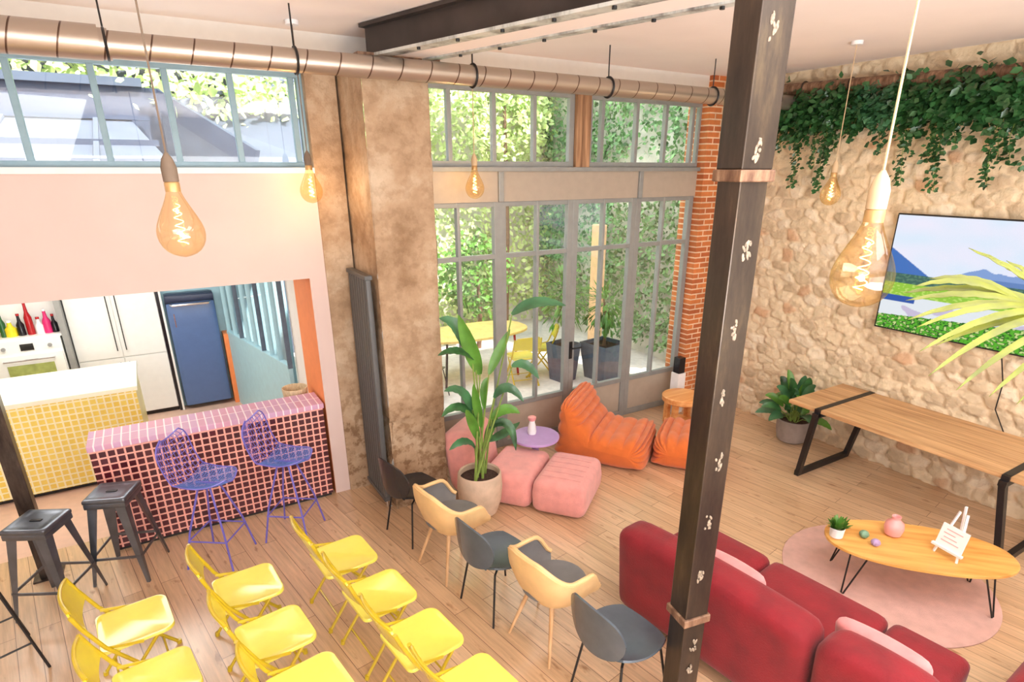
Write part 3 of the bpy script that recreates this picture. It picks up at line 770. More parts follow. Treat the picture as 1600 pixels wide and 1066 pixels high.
w1 = wire_stool('violet wire mesh bar stool nearer the left end of the bar', (.05, 5.13, 0), rad(-35))
dup(w1, (.69, 5.2, 0), rad(-35), 'violet wire mesh bar stool nearer the orange end wall of bar')

def folding(label, loc, rz):
    t = thing('folding_chair', label, 'chair', loc, rz, 'yellow folding chairs in rows')
    def fn(o, p):
        # rounder front corners, slight dish
        z = o.z - (.006 if (p[2] > 0 and max(abs(p[0]), abs(p[1])) < .8) else 0)
        k = 1 - .10 * (p[0] < 0) * abs(p[0])
        return (o.x, o.y * k, z)
    m = MB()
    # plan-rounded slab: rounded rectangle outline extruded
    def rr(hx, hy, r, n=6):
        out = []
        for cx_, cy_, a0 in ((hx - r, hy - r, 0), (-hx + r * .6, hy - r * .6, 90), (-hx + r * .6, -hy + r * .6, 180), (hx - r, -hy + r, 270)):
            q_ = r if a0 in (0, 270) else r * .6
            for i in range(n + 1): a = rad(a0 + 90 * i / n); out.append((cx_ + q_ * math.cos(a), cy_ + q_ * math.sin(a)))
        return out
    prof = [(.95, -.03), (1.0, -.022), (1.0, -.006), (.985, 0), (.93, .0), (.86, -.006)]
    base = rr(.205, .205, .07); n = len(base); vs = []; fs = []
    for s_, z in prof: vs += [(x * s_, y * s_, .47 + z) for x, y in base]
    for i in range(len(prof) - 1):
        for j in range(n): fs.append((i * n + j, i * n + (j + 1) % n, (i + 1) * n + (j + 1) % n, (i + 1) * n + j))
    fs += [tuple(range(n))[::-1], tuple((len(prof) - 1) * n + j for j in range(n))]
    m.add(vs, fs); m.build('seat', 'yseat', t)
    W_ = .225
    # uprights continue into the front legs
    for sy in (-1, 1):
        y = sy * W_
        m = MB(); m.tube([(-.285, y * .98, .80), (-.25, y, .70), (-.17, y, .52), (.0, y, .27), (.215, y, .012)], .0125, 8); m.build('front_leg', 'yellowd', t)
        m = MB(); m.tube([(.1, y * .86, .45), (-.02, y * .88, .3), (-.235, y * .9, .012)], .0115, 8); m.build('rear_leg', 'yellowd', t)
        m = MB(); m.tube([(.215, y, 0), (.215, y, .03)], .017, 8); m.build('foot_cap', 'yellowd', t)
        m = MB(); m.tube([(-.235, y * .9, 0), (-.23, y * .9, .03)], .016, 8); m.build('foot_cap', 'yellowd', t)
        MB().bar((-.165, y * .93, .5), (.02, y * .93, .45), .005, .02).build('hinge_arm', 'yellowd', t, smooth=False)
    MB().tube([(.13, -W_, .11), (.13, W_, .11)], .007, 8).build('cross_bar', 'yellowd', t)
    MB().tube([(-.16, -W_ * .9, .1), (-.16, W_ * .9, .1)], .007, 8).build('cross_bar', 'yellowd', t)
    def back(u, v):
        yy = (2 * u - 1); z = .62 + .2 * v; ro = 1 - .0 * v
        top = .0 if v < .75 else (v - .75) / .25
        y = yy * (W_ - .004 - .035 * top ** 2 * 1)
        x = -.215 - (z - .62) * .36 - .03 * (1 - yy * yy)
        return (x, y, z - .012 * (abs(yy) ** 4) * v)
    MB().grid(back, 14, 6, .012).build('backrest', 'yellow', t)
    MB().tube([back(u / 14, 1) for u in range(15)], .011, 8).build('top_rail', 'yellowd', t)
    return t
ysp = [(-.53, 3.92, 'yellow folding chair in the left row, farther one behind the stools'),
       (-.42, 3.3, 'yellow folding chair in the left row, nearest the camera'),
       (.15, 3.92, 'pale lit yellow folding chair in the middle row, closest to violet stools'),
       (.23, 3.34, 'yellow folding chair in the middle row, second from the bar'),
       (.32, 2.8, 'yellow folding chair in the middle row, nearest the camera'),
       (.83, 3.93, 'yellow folding chair in the right row, closest to the radiator'),
       (.92, 3.37, 'yellow folding chair in the right row, second from the bar'),
       (1.01, 2.83, 'yellow folding chair in the right row, third from the bar'),
       (1.12, 2.3, 'yellow folding chair in the right row, cut by the bottom edge')]
yc = folding(ysp[0][2], (ysp[0][0], ysp[0][1], 0), rad(7))
for i, (x, y, lb) in enumerate(ysp[1:]): dup(yc, (x, y, 0), rad(7 + (1.5, -2, 1, 2, -1, 0, 1, 3)[i]), lb)

def side_chair(label, loc, rz, mm='greysh'):
    t = thing('side_chair', label, 'chair', loc, rz, 'dining chairs in the row beside the yellow chairs')
    def seat(u, v):
        a = 2 * u - 1; b = 2 * v - 1
        x_ = a * math.sqrt(1 - b * b * .38); y_ = b * math.sqrt(1 - a * a * .38)
        return (x_ * .235, y_ * .24, .455 + .03 * b * b + (.02 * max(0, -a) ** 2) - .012 * max(0, a) ** 2)
    MB().grid(seat, 14, 14, .014).build('seat', mm, t)
    def back(u, v):
        a = 2 * u - 1; b = 2 * v - 1
        y_ = a * math.sqrt(1 - b * b * .45) * .235; z_ = .655 + b * math.sqrt(1 - a * a * .45) * .18
        return (-.235 - .09 * (z_ - .5) + .5 * y_ * y_ * 2.2 - .03, y_, z_)
    MB().grid(back, 16, 12, .014).build('backrest', mm, t)
    def neck(u, v):
        y_ = (2 * u - 1) * (.12 - .02 * v); return (-.205 - .05 * math.sin(v * PI / 2), y_, .462 + .1 * v)
    MB().grid(neck, 6, 5, .012).build('neck', mm, t)
    for sx in (-1, 1):
        for sy in (-1, 1):
            MB().tube([(sx * .1, sy * .12, .435), (sx * .165, sy * .165, .42), (sx * .225, sy * .215, 0)], .0085, 8).build('leg', 'blackp', t)
    return t
def arm_chair(label, loc, rz):
    t = thing('bucket_armchair', label, 'chair', loc, rz, 'dining chairs in the row beside the yellow chairs')
    def sm(t): t = max(0, min(1, t)); return t * t * (3 - 2 * t)
    def shell(off):
        def f(u, v):
            a = (2 * u - 1) * 2.25; aa = abs(a)
            top = .665 + .135 * (1 - sm((aa - .35) / .9)) - .15 * sm((aa - 1.75) / .5) ** 1.5 - off * .3
            z = .43 + (top - .43) * v; R = .285 - off
            rr_ = R * (.70 + .30 * min(1, v * 1.5) ** .6) + .02 * v
            c_, s_ = math.cos(a), math.sin(a); q = (abs(c_) ** 2.8 + abs(s_) ** 2.8) ** (-1 / 2.8)
            return (-rr_ * c_ * q * .93 + .01, rr_ * s_ * q * .98, z + off * .3)
        return f
    MB().grid(shell(0), 48, 8, .01).build('outer_shell', 'tan', t)
    MB().grid(shell(.0125), 48, 8, .016).build('inner_lining', 'greyin', t)
    rim = [shell(.012)(u / 48, 1.0) for u in range(49)]
    MB().tube(rim, .017, 8).build('rim', 'tan', t)
    def seat(u, v):
        a = u * 2 * PI; r = v
        return (r * math.cos(a) * .235 + .01, r * math.sin(a) * .225, .475 + .02 * r * r - .0)
    MB().grid(seat, 24, 5, -.03).build('seat', 'greyin', t)
    MB().lathe([(.06, .40), (.15, .42), (.2, .45)], 20).build('shell_base', 'tan', t)
    for sx in (-1, 1):
        for sy in (-1, 1):
            MB().tube([(sx * .11, sy * .11, .43), (sx * .225, sy * .22, 0)], [.018, .010], 10).build('leg', 'legwood', t)
    return t
c5 = side_chair('slate grey side chair beside the near steel post', (2.1, 2.2, 0), rad(4))
c1 = side_chair('black side chair at the foot of the tall radiator', (1.70, 4.62, 0), rad(12), 'blacksh')
dup(c5, (1.86, 3.36, 0), rad(8), 'slate grey side chair between the two honey coloured bucket armchairs')
c2 = arm_chair('honey shelled bucket armchair with grey lining beside the large plant pot', (1.76, 3.98, 0), rad(8))
dup(c2, (2.0, 2.83, 0), rad(8), 'honey shelled bucket armchair between two slate grey side chairs')

# ================================================================== LOUNGE
A38 = rad(38)
def quilt(n=7, d=.006, axis=1):
    def f(o, p):
        if p[2] > .2:
            s_ = abs(math.sin(n * PI * (p[axis] + 1) / 2)); return (o.x, o.y, o.z + .02 * (1 - p[0] ** 2) * (1 - p[1] ** 2) * p[2])
        return (o.x * (1 + .03 * (1 - abs(p[2]))), o.y * (1 + .03 * (1 - abs(p[2]))), o.z)
    return f
ot = thing('pink_ottoman', 'square pink upholstered ottoman standing in front of the pink lounge seat', 'ottoman', (3.22, 4.34, 0), A38)
MB().soft(.38, .27, .18, .085, 14, quilt(), c=(0, 0, .19)).build('cushion', 'pinkf', ot)
m = MB()
for k in range(6): 
    x = -.27 + k * .108; m.tube([(x, -.2, .385), (x, 0, .3925), (x, .2, .385)], .0016, 4)
m.build('seams', 'pinkv', ot)
ls = thing('pink_lounge_chair', 'low pink upholstered lounge chair behind the big potted plant', 'armchair', (2.872, 4.785, 0), A38)
MB().soft(.36, .27, .175, .08, 14, quilt(), c=(0, 0, .18)).build('seat', 'pinkf', ls)
MB().soft(.36, .17, .34, .13, 14, lambda o, p: (o.x, o.y + .12 * (p[2] + 1) * .5, o.z), c=(0, .45, .35)).build('backrest', 'pinkf', ls)
pt = thing('lilac_side_table', 'round lilac side table between the pink and orange seats', 'side table', (3.26, 5.02, 0))
MB().lathe([(.24, .425), (.262, .43), (.265, .445), (.26, .455), (.24, .457)], 40).build('tabletop', 'lilac', pt)
MB().lathe([(.15, 0), (.15, .02), (.05, .05), (.04, .3), (.09, .425)], 24).build('pedestal', 'lilac', pt)
vz = thing('white_carafe', 'white and pink ceramic carafe on the round lilac side table', 'vase', (3.25, 5.08, .457))
MB().lathe([(.045, 0), (.05, .03), (.042, .1), (.03, .14), (.032, .16)], 20).build('body', 'whitec', vz)
MB().lathe([(.036, .16), (.046, .18), (.046, .2), (.03, .21)], 20).build('stopper', 'vasep', vz)

def togo(prof_pts, width, npl, name, parent, spine, loc=None):
    # smooth closed profile (x forward, z up)
    pts = [Vector((a, 0, b)) for a, b in prof_pts]; n = len(pts); S = 224
    def cr(t):
        i = int(t) % n; f = t - int(t); p0, p1, p2, p3 = pts[i - 1], pts[i], pts[(i + 1) % n], pts[(i + 2) % n]
        return .5 * ((2 * p1) + (p2 - p0) * f + (2 * p0 - 5 * p1 + 4 * p2 - p3) * f * f + (3 * p1 - p0 - 3 * p2 + p3) * f ** 3)
    C = [cr(k * n / S) for k in range(S)]
    sp_ = [Vector((a, 0, b)) for a, b in spine]
    def near(p):
        best = None
        for a, b in zip(sp_[:-1], sp_[1:]):
            ab = b - a; t = max(0, min(1, (p - a).dot(ab) / ab.length_squared)); q_ = a + ab * t
            if best is None or (q_ - p).length < (best - p).length: best = q_
        return best
    T = 42; vs = []; fs = []
    for j in range(T + 1):
        t = 2 * j / T - 1; tt = math.copysign(abs(t) ** .6, t); k = (1 - abs(tt) ** 5) ** (1 / 3.2) if abs(tt) < 1 else 0.0
        y = tt * width / 2
        for i, c in enumerate(C):
            s_ = near(c); ple = abs(math.sin(PI * npl * i / S)) ** .8
            col = abs(math.sin(PI * 3 * (tt + 1) / 2)) ** .35
            kk = max(.02, k) * (1 - .26 * (1 - ple) * (1 if c.z > .06 else .2) - .08 * (1 - col) * (1 if c.z > .15 else 0))
            p = s_ + (c - s_) * kk; vs.append((p.x, y, max(0, p.z)))
    for j in range(T):
        for i in range(S): fs.append((j * S + i, j * S + (i + 1) % S, (j + 1) * S + (i + 1) % S, (j + 1) * S + i))
    fs += [tuple(range(S)), tuple(T * S + i for i in range(S))[::-1]]
    return MB().add(vs, fs).build(name, 'orangef', parent)
tg = thing('orange_fireside_chair', 'low orange pleated fireside chair with folded slouchy back', 'armchair', (4.28, 5.0, 0), rad(-54))
togo([(-.5, .03), (.42, .0), (.52, .1), (.52, .28), (.44, .385), (.1, .36), (-.1, .42), (-.22, .58), (-.32, .72), (-.44, .74), (-.5, .62), (-.53, .3)], .92, 24, 'pleated_body', tg, [(-.4, .62), (-.32, .25), (.34, .2)])
to = thing('orange_pleated_ottoman', 'orange pleated ottoman partly hidden behind the near steel post', 'ottoman', (5.02, 4.36, 0), rad(-54))
togo([(-.36, .0), (.36, .0), (.4, .1), (.4, .28), (.32, .37), (0, .385), (-.32, .37), (-.4, .28), (-.4, .1)], .86, 20, 'pleated_body', to, [(-.2, .19), (.2, .19)])
tb = thing('drum_side_table', 'round orange wooden side table on solid legs below the brick corner', 'side table', (5.62, 5.12, 0))
MB().lathe([(.24, .355), (.262, .37), (.265, .43), (.255, .44), (.24, .442)], 36).build('tabletop', 'otab', tb)
for k in range(4):
    a = rad(20 + 90 * k); m = MB(); m.bar((.2 * math.cos(a), .2 * math.sin(a), 0), (.2 * math.cos(a), .2 * math.sin(a), .36), .08, .06); m.build('leg', 'otab', tb, smooth=False, bevel=.01)
MB().lathe([(.21, .04), (.21, .08)], 30).build('lower_ring', 'otab', tb)
sk = thing('dark_planter_stand', 'small dark square pot on a pale stand behind the round orange table', 'pot', (5.93, 5.52, 0))
MB().box(-.055, .055, -.055, .055, .58, .8).build('pot', 'dark', sk, smooth=False, bevel=.004)
MB().box(-.07, .07, -.07, .07, 0, .58).build('stand', 'whitec', sk, smooth=False, bevel=.004)

# big plant
def leaf_blade(pts, w_, mb, roll=(0, 0, 1), fold=.25):
    pts = [Vector(p) for p in pts]; n = 12
    def bez(t):
        if len(pts) == 3: return pts[0] * (1 - t) ** 2 + pts[1] * 2 * t * (1 - t) + pts[2] * t * t
        return pts[0] * (1 - t) ** 3 + pts[1] * 3 * t * (1 - t) ** 2 + pts[2] * 3 * t * t * (1 - t) + pts[3] * t ** 3
    roll = Vector(roll)
    def f(u, v):
        p = bez(u); d = (bez(min(1, u + .02)) - bez(max(0, u - .02))).normalized(); x = d.cross(roll); x = x.normalized() if x.length > .05 else d.orthogonal().normalized()
        nn = x.cross(d); a = 2 * v - 1; ww = w_ / 2 * math.sin(PI * min(.995, .03 + u * .965)) ** .65 * (1 - .25 * u)
        return p + x * a * ww + nn * abs(a) * ww * fold + nn * .004 * math.sin(u * 40) * abs(a)
    mb.grid(f, n, 4, .0015)
bp_ = thing('bird_of_paradise_plant', 'tall broad leaved plant in a big sand coloured pot by the pink seats', 'potted plant', (2.34, 4.6, 0))
MB().lathe([(.12, 0), (.17, .03), (.21, .16), (.222, .3), (.212, .44), (.2, .455), (.19, .44), (.195, .40), (.19, .38)], 36, cap=False).build('pot', 'pot', bp_)
MB().lathe([(.01, .395), (.192, .39)], 24, cap=False).build('soil', 'soil', bp_)
O = Vector((2.34, 4.6, 0))
def pp(x, y, dy=0): return atY(x, y, 4.6 + dy) - O
lv = [ # stem base, blade start, blade mid, tip, width, material, dy at tip
    ((750, 585), (735, 545), (716, 492), .15, 'leaf', -.05), ((764, 585), (778, 550), (797, 515), .10, 'leaf', .05),
    ((800, 492), (835, 462), (884, 478), .13, 'leafb', -.1), ((738, 562), (722, 500), (686, 498), .15, 'leafb', .1),
    ((742, 562), (716, 540), (684, 556), .10, 'leafd', -.1), ((800, 573), (822, 560), (842, 592), .11, 'leafb', -.1),
    ((772, 622), (792, 588), (818, 628), .11, 'leafb', -.15), ((738, 640), (722, 600), (694, 612), .12, 'leafb', -.1),
    ((745, 655), (715, 620), (690, 652), .10, 'leafd', .0), ((768, 655), (790, 630), (812, 646), .12, 'leaf', -.1),
    ((765, 670), (800, 640), (806, 704), .10, 'leafd', -.15), ((742, 700), (728, 680), (702, 704), .10, 'leafb', -.2),
    ((748, 690), (738, 655), (728, 640), .10, 'leaf', -.15), ((758, 700), (766, 660), (778, 650), .09, 'leaf', .1),
    ((752, 668), (744, 630), (740, 600), .09, 'leaf', -.1), ((760, 690), (790, 680), (812, 660), .1, 'leafd', .1), ((757, 640), (752, 600), (762, 590), .07, 'leaf', .0)]
for i, (a, b, c, w_, mm, dy) in enumerate(lv):
    A_, B_, C_ = pp(*a), pp(*b, dy=dy / 2), pp(*c, dy=dy)
    root = pp(750 + (i % 5 - 2) * 4, 738, dy=.04 * ((i * 7) % 5 - 2)); root.z = .39
    s_ = MB(); s_.tube([root, root.lerp(A_, .45) + Vector((0, 0, .02)), A_], [.013, .009, .006], 7); s_.build('stem', 'stem', bp_)
    m = MB(); leaf_blade([A_, B_, C_], w_ * 1.05, m, roll=Vector((-.5, -.8, .25)) if i in (0, 1, 12, 13, 14, 16) else Vector((-.35, -.55, .75))); m.build('leaf', mm, bp_)

# plant by the stone wall
p2 = thing('calathea_plant', 'bushy green leafy plant in a round grey pot against the stone wall', 'potted plant', (6.48, 4.06, 0))
MB().lathe([(.13, 0), (.17, .03), (.195, .16), (.2, .29), (.19, .3), (.18, .28)], 30, cap=False).build('pot', 'potg', p2)
MB().lathe([(.01, .262), (.182, .26)], 20, cap=False).build('soil', 'soil', p2)
rnd = random.Random(21)
for i in range(34):
    a = i * 2.4 + rnd.uniform(-.3, .3); u = i / 33; base = Vector((rnd.uniform(-.04, .04), rnd.uniform(-.04, .04), .26))
    d = Vector((math.cos(a), math.sin(a), 0)); k = .35 if d.x > .2 else 1.0
    A_ = base + d * (.16 - .11 * u) * k + Vector((0, 0, .06 + .26 * u)); T_ = A_ + d * (.30 - .18 * u) * k + Vector((0, 0, -.04 + .36 * u))
    m = MB(); m.tube([base, base.lerp(A_, .5) + Vector((0, 0, .03)), A_], [.006, .005, .004], 6); m.build('stem', 'stem', p2)
    m = MB(); leaf_blade([A_, (A_ + T_) / 2 + Vector((0, 0, .09)), T_], rnd.uniform(.10, .14), m, roll=Vector((-.5, -.5, .7))); m.build('leaf', ['leafd', 'leafb', 'leaf'][i % 3], p2)

# dining table
dtb = thing('dining_table', 'long oak table on black trapezoid steel legs along the stone wall', 'table', (6.2, 2.45, 0))
TZ = .84
m = MB()
for k in range(5):
    x0 = -.5 + k * .2; m.box(x0 + .001, x0 + .199, -1.2, 1.22, TZ - .04, TZ)
m.build('tabletop', 'oak', dtb, smooth=False, bevel=.002)
for yc_ in (.87, -.82):
    m = MB(); a = -.52; b = .5; s_ = .05
    yf = yc_ + (.12 if yc_ > 0 else -.12)
    m.bar((a - .005, yc_, TZ - .07), (a + .06, yf, .0), .06, .05, up=(0, 1, 0)); m.bar((b, yc_, TZ - .07), (b - .06, yf, .0), .06, .05, up=(0, 1, 0))
    m.bar((a + .03, yf, .03), (b - .03, yf, .03), .05, .06); m.bar((a - .03, yc_, TZ - .065), (b + .02, yc_, TZ - .065), .06, .05)
    m.build('leg_frame', 'blackp', dtb, smooth=False)
    MB().box(-.505, .505, yc_ - .03, yc_ + .03, TZ - .001, TZ + .004).build('steel_band', 'blackp', dtb, smooth=False)
    MB().box(-.52, -.49, yc_ - .03, yc_ + .03, TZ - .08, TZ + .004).build('band_end', 'blackp', dtb, smooth=False)
cbk = MB(); cbk.tube([atX(1565, 556, XS - .07), atX(1567, 600, XS - .07), atX(1555, 640, XS - .06), atX(1568, 676, XS - .06)], .006, 6)
tag(cbk.build('tv_cable', 'blackp'), 'thin dark cable hanging on the stone wall below the television', 'cable')

# rug and coffee table
def ellipse_slab(rx, ry, z0, z1, rz, n=64, e=2.0, bev=.006):
    m = MB(); vs = []; pr = [(1 - bev * 2, z0), (1, z0 + bev * .5), (1, z1 - bev * .5), (1 - bev, z1)]
    for s_, z in pr:
        for i in range(n):
            a = 2 * PI * i / n; vs.append((rx * s_ * math.copysign(abs(math.cos(a)) ** (2 / e), math.cos(a)), ry * s_ * math.copysign(abs(math.sin(a)) ** (2 / e), math.sin(a)), z))
    fs = [(k * n + i, k * n + (i + 1) % n, (k + 1) * n + (i + 1) % n, (k + 1) * n + i) for k in range(3) for i in range(n)] + [tuple(range(n))[::-1], tuple(3 * n + i for i in range(n))]
    return m.add(vs, fs)
rg = ellipse_slab(.79, .79, 0, .014, 0).build('round_rug', 'rug'); rg.location = (4.75, 1.93, .0)
tag(rg, 'large round dusty pink rug under the oval coffee table', 'rug')
ct = thing('coffee_table', 'oval amber wood coffee table on black hairpin legs over the pink rug', 'coffee table', (4.76, 1.76, .014), rad(-47))
ellipse_slab(.67, .33, .375, .402, 0, e=2.3).build('tabletop', 'ctab', ct)
for sx in (-1, 1):
    for sy in (-1, 1):
        b_ = Vector((sx * .44, sy * .17, .378)); f_ = Vector((sx * .52, sy * .22, .006)); px_ = Vector((.05 * sx, -.05 * sy, 0))
        m = MB(); m.tube([b_ + px_, f_ + px_ * .12, f_ - px_ * .12, b_ - px_], .0065, 6); m.build('leg', 'blackp', ct)
def on(x, y, z=.417): r = ray(x, y); t = (z - CAMZ) / r.z; return Vector((r.x * t, r.y * t, z))
sp_ = thing('small_succulent', 'small green potted plant at the left end of the coffee table', 'potted plant', on(1306, 838))
MB().lathe([(.036, 0), (.05, .005), (.056, .08), (.052, .085), (.05, .07)], 18, cap=False).build('pot', 'whitec', sp_)
m = MB(); rnd = random.Random(4)
for i in range(60):
    a = rnd.uniform(0, 2 * PI); el = rnd.uniform(.4, 1.4); d = Vector((math.cos(a) * math.cos(el), math.sin(a) * math.cos(el), math.sin(el)))
    m.leaf((math.cos(a) * .02, math.sin(a) * .02, .07), d, (0, 0, 1), rnd.uniform(.07, .12), .03)
m.build('foliage', 'leaf', sp_)
def urchin(label, loc, mm, r):
    o = MB(); rnd = random.Random(int(r * 1e4))
    def fn(u, v):
        a = 2 * PI * u; b = PI * v; k = r * (1 + .06 * math.cos(10 * a) * math.sin(b)); return (k * math.sin(b) * math.cos(a), k * math.sin(b) * math.sin(a), r * .9 * (1 - math.cos(b)) * 1.0)
    o.grid(fn, 40, 14); t = o.build('ribbed_ball', mm); t.location = loc; tag(t, label, 'ornament'); return t
M['sage'] = mat('sage_ceramic', (120, 156, 128), .5, var=.12, scale=30); M['lav'] = mat('lavender_ceramic', (178, 150, 190), .5, var=.1, scale=30)
urchin('ribbed sage green ball ornament on the coffee table beside the small plant', on(1349, 840), 'sage', .036)
urchin('ribbed lavender ball ornament on the coffee table next to the green ball', on(1367, 853), 'lav', .034)
pv = thing('pink_vase', 'round pink vase with short neck on the coffee table', 'vase', on(1394, 836))
MB().lathe([(.035, 0), (.06, .015), (.073, .07), (.066, .115), (.034, .145), (.03, .155), (.036, .175), (.03, .175), (.024, .155), (.02, .12)], 28, cap=False).build('body', 'vasep', pv)
MB().lathe([(.001, .12), (.022, .12)], 12, cap=False).build('neck_shade_disc', 'dark', pv)  # dark disc painting in the shade inside the vase neck
es = thing('tabletop_easel', 'small white easel holding a pale printed board on the coffee table', 'easel', on(1484, 868), rad(-100)); es.scale = (1.15, 1.15, 1.15)
for x in (-.045, 0.0, .045):
    m = MB(); m.bar((x * 1.7, -.05 if x else .06, 0), (x * .55, 0.02, .37 if x == 0 else .32), .014, .012); m.build('leg', 'whitec', es, smooth=False)
MB().box(-.1, .1, -.062, -.04, .05, .066).build('ledge', 'whitec', es, smooth=False)
a = MB(); a.box(-.085, .085, -.006, .006, 0, .15); a = a.build('board', mat('board_face', (246, 240, 236), .5, var=.02), es, smooth=False); a.location = (0, -.042, .066); a.rotation_euler = (rad(-14), 0, 0)
m = MB()
for k in range(4): m.box(-.06 + .01 * (k % 2), .055 - .02 * (k % 3), -.008, -.0062, .035 + k * .027, .041 + k * .027)
b = m.build('printed_lines', mat('print_rose', (226, 176, 172), .6), a, smooth=False)

# red sofa
SA = rad(7)
rs = thing('red_velvet_sofa', 'long low crimson velvet sofa seen from behind near the steel post', 'sofa', (2.50, 2.82, 0), SA)
def ribs(n, ax=0, amp=.006):
    def f(o, p):
        if p[2] > .3 : return (o.x, o.y, o.z + amp * abs(math.sin(n * PI * (p[ax] + 1) / 2)) ** .7 + .02 * (1 - p[0] ** 4) * (1 - p[1] ** 4))
        return o
    return f
def bump_back(o, p): 
    return (o.x + .05 * (1 - p[2]) * .5 * 1.2, o.y, o.z + .03 * (1 - p[1] ** 2) * (p[2] > 0))
MB().soft(.15, .72, .36, .1, 14, bump_back, c=(.15, -.74, .42)).build('backrest', 'redf', rs)
MB().soft(.15, .3, .37, .1, 14, bump_back, c=(.15, -1.78, .43)).build('backrest', 'redf', rs)
MB().box(.12, .95, -2.03, -.04, .04, .2).build('base', 'redf', rs, smooth=False, bevel=.03)
y0 = -.02
for w_ in (.7, .84, .46):
    MB().soft(.42, w_ / 2 - .004, .12, .06, 14, ribs(9, 0), c=(.63, y0 - w_ / 2, .32)).build('seat_cushion', 'redf', rs); y0 -= w_
for x in (.2, .9):
    for y in (-.15, -1.9): MB().tube([(x, y, 0), (x, y, .05)], .025, 10).build('foot', 'blackp', rs)
cu = thing('dusty_pink_cushion', 'dusty pink cushion tucked behind the red sofa back near the post', 'cushion', (3.0, 2.1, .44), SA)
MB().soft(.06, .25, .17, .055, 10, lambda o, p: (o.x * (1.2 - .5 * p[1] ** 2), o.y, o.z), mtx=Matrix.Rotation(rad(-16), 4, 'Y'), c=(0, 0, .18)).build('cover', 'pinkv', cu)
dup(cu, (3.15, 1.18, .44), SA, 'dusty pink cushion on the red sofa nearer the bottom edge')
rr2 = thing('red_velvet_corner_seat', 'crimson velvet corner section rising at the lower right picture corner', 'sofa', (3.98, .44, 0), rad(3))
MB().soft(.62, .17, .34, .12, 12, c=(0, .15, .36)).build('backrest', 'redf', rr2)
MB().soft(.62, .3, .2, .08, 10, c=(0, -.33, .22)).build('seat', 'redf', rr2)

# ================================================================== TELEVISION
def tvcol(u, v): # u 0 left..1 right, v 0 bottom..1 top
    from mathutils import noise
    n = noise.noise(Vector((u * 8, v * 8, 0))); n2 = noise.noise(Vector((u * 60, v * 60, 3)))
    if v > .5:
        m1 = .72 - u * 1.1 if u < .2 else .5; m2 = .50 + .12 * max(0, 1 - abs(u - .42) / .18) + .13 * max(0, 1 - abs(u - .66) / .2) + .02 * noise.noise(Vector((u * 20, 0, 0)))
        if v < m1: return (70, 116, 190)
        if v < m2: return (132, 162, 214) if v > .54 else (100, 134, 190)
        return (228 + 12 * n, 234, 250)
    if v > .42: return (66, 104, 96) if n2 < .1 else (90, 130, 110)
    if v > .31: return (150, 200, 70) if n2 < .2 else (190, 222, 110)
    if v > .25 and u < .16: return (50, 90, 170)
    if v > .12 + .12 * u: return (226, 232, 238) if n > -.25 else (200, 190, 216)
    return (90, 176, 50) if n2 < .0 else ((40, 90, 40) if n2 < .25 else (200, 220, 140))
tv = thing('wall_television', 'wide flat television on the stone wall showing a mountain meadow', 'television', (XS - .09, 2.4, 2.18))
MB().box(-.012, .022, -1.06, 1.06, -.6, .6).build('bezel', 'blackp', tv, smooth=False, bevel=.004)
nu, nv = 320, 180; m = MB(); cols = []
for i in range(nu + 1):
    for j in range(nv + 1):
        u, v = i / nu, j / nv; m.v.append(Vector((-.014, 1.045 - 2.09 * u, -.585 + 1.17 * v))); cols.append(list(srgb(tvcol(u, v))[:3]) + [1])
W = nv + 1; m.f = [(i * W + j, (i + 1) * W + j, (i + 1) * W + j + 1, i * W + j + 1) for i in range(nu) for j in range(nv)]
m.build('screen', attrmat('screen_picture', .2, emission=.72), tv, cols=cols)
MB().box(.02, .1, -.3, .3, -.2, .2).build('wall_bracket', 'blackp', tv, smooth=False)

# ================================================================== PENDANT BULBS
def pendant(label, P, cordm, R=.095, canopy=True):
    t = thing('pendant_bulb', label, 'pendant lamp', (P[0], P[1], P[2]), 0, 'oversized filament bulbs on cords')
    prof = [(.0, -R), (R * .5, -R * .9), (R * .86, -R * .55), (R, -.05 * R), (R * .92, R * .4), (R * .62, R * 1.0), (R * .36, R * 1.5), (R * .28, R * 1.8)]
    S = []
    for i in range(len(prof) - 1):
        for k in range(4):
            a = k / 4; S.append((prof[i][0] * (1 - a) + prof[i + 1][0] * a, prof[i][1] * (1 - a) + prof[i + 1][1] * a))
    S.append(prof[-1])
    MB().lathe(prof, 28, cap=False).build('glass_envelope', 'bulb', t, sub=1)
    MB().tube([(math.cos(i * .55) * R * .2 * (1 - .3 * i / 60), math.sin(i * .55) * R * .2 * (1 - .3 * i / 60), -R * .45 + i / 60 * R * 1.7) for i in range(61)], .0016, 5).build('filament', 'fil', t)
    MB().lathe([(R * .3, R * 1.75), (R * .3, R * 2.1), (R * .26, R * 2.15)], 20).build('screw_cap', 'socket', t)
    MB().lathe([(R * .3, R * 2.15), (R * .31, R * 2.7), (R * .22, R * 3.05), (R * .06, R * 3.3)], 20).build('lamp_holder', cordm, t)
    MB().tube([(0, 0, R * 3.2), (0, 0, CZ - P[2])], .0042, 6).build('cord', cordm, t)
    if canopy: MB().lathe([(.05, CZ - P[2] - .03), (.05, CZ - P[2])], 16).build('canopy', 'whitec', t)
    L_ = bpy.data.lights.new('bulb_light', 'POINT'); L_.energy = 5; L_.color = (1, .70, .40); L_.shadow_soft_size = .008
    o = bpy.data.objects.new('bulb_light', L_); COL.objects.link(o); o.parent = t
    return t
pendant('large filament bulb hanging in front of the pink wall, left', (.124, 2.91, 2.95), 'cordg')
pendant('small filament bulb hanging beside the left edge of the stone quoin', (1.24, 5.38, 3.03), 'cordg')
pendant('small filament bulb hanging in front of the garden window panel', (2.77, 5.38, 3.03), 'cord')
pendant('largest filament bulb hanging nearest the camera, left of the television', (1.89, 1.045, 2.885), 'cord')
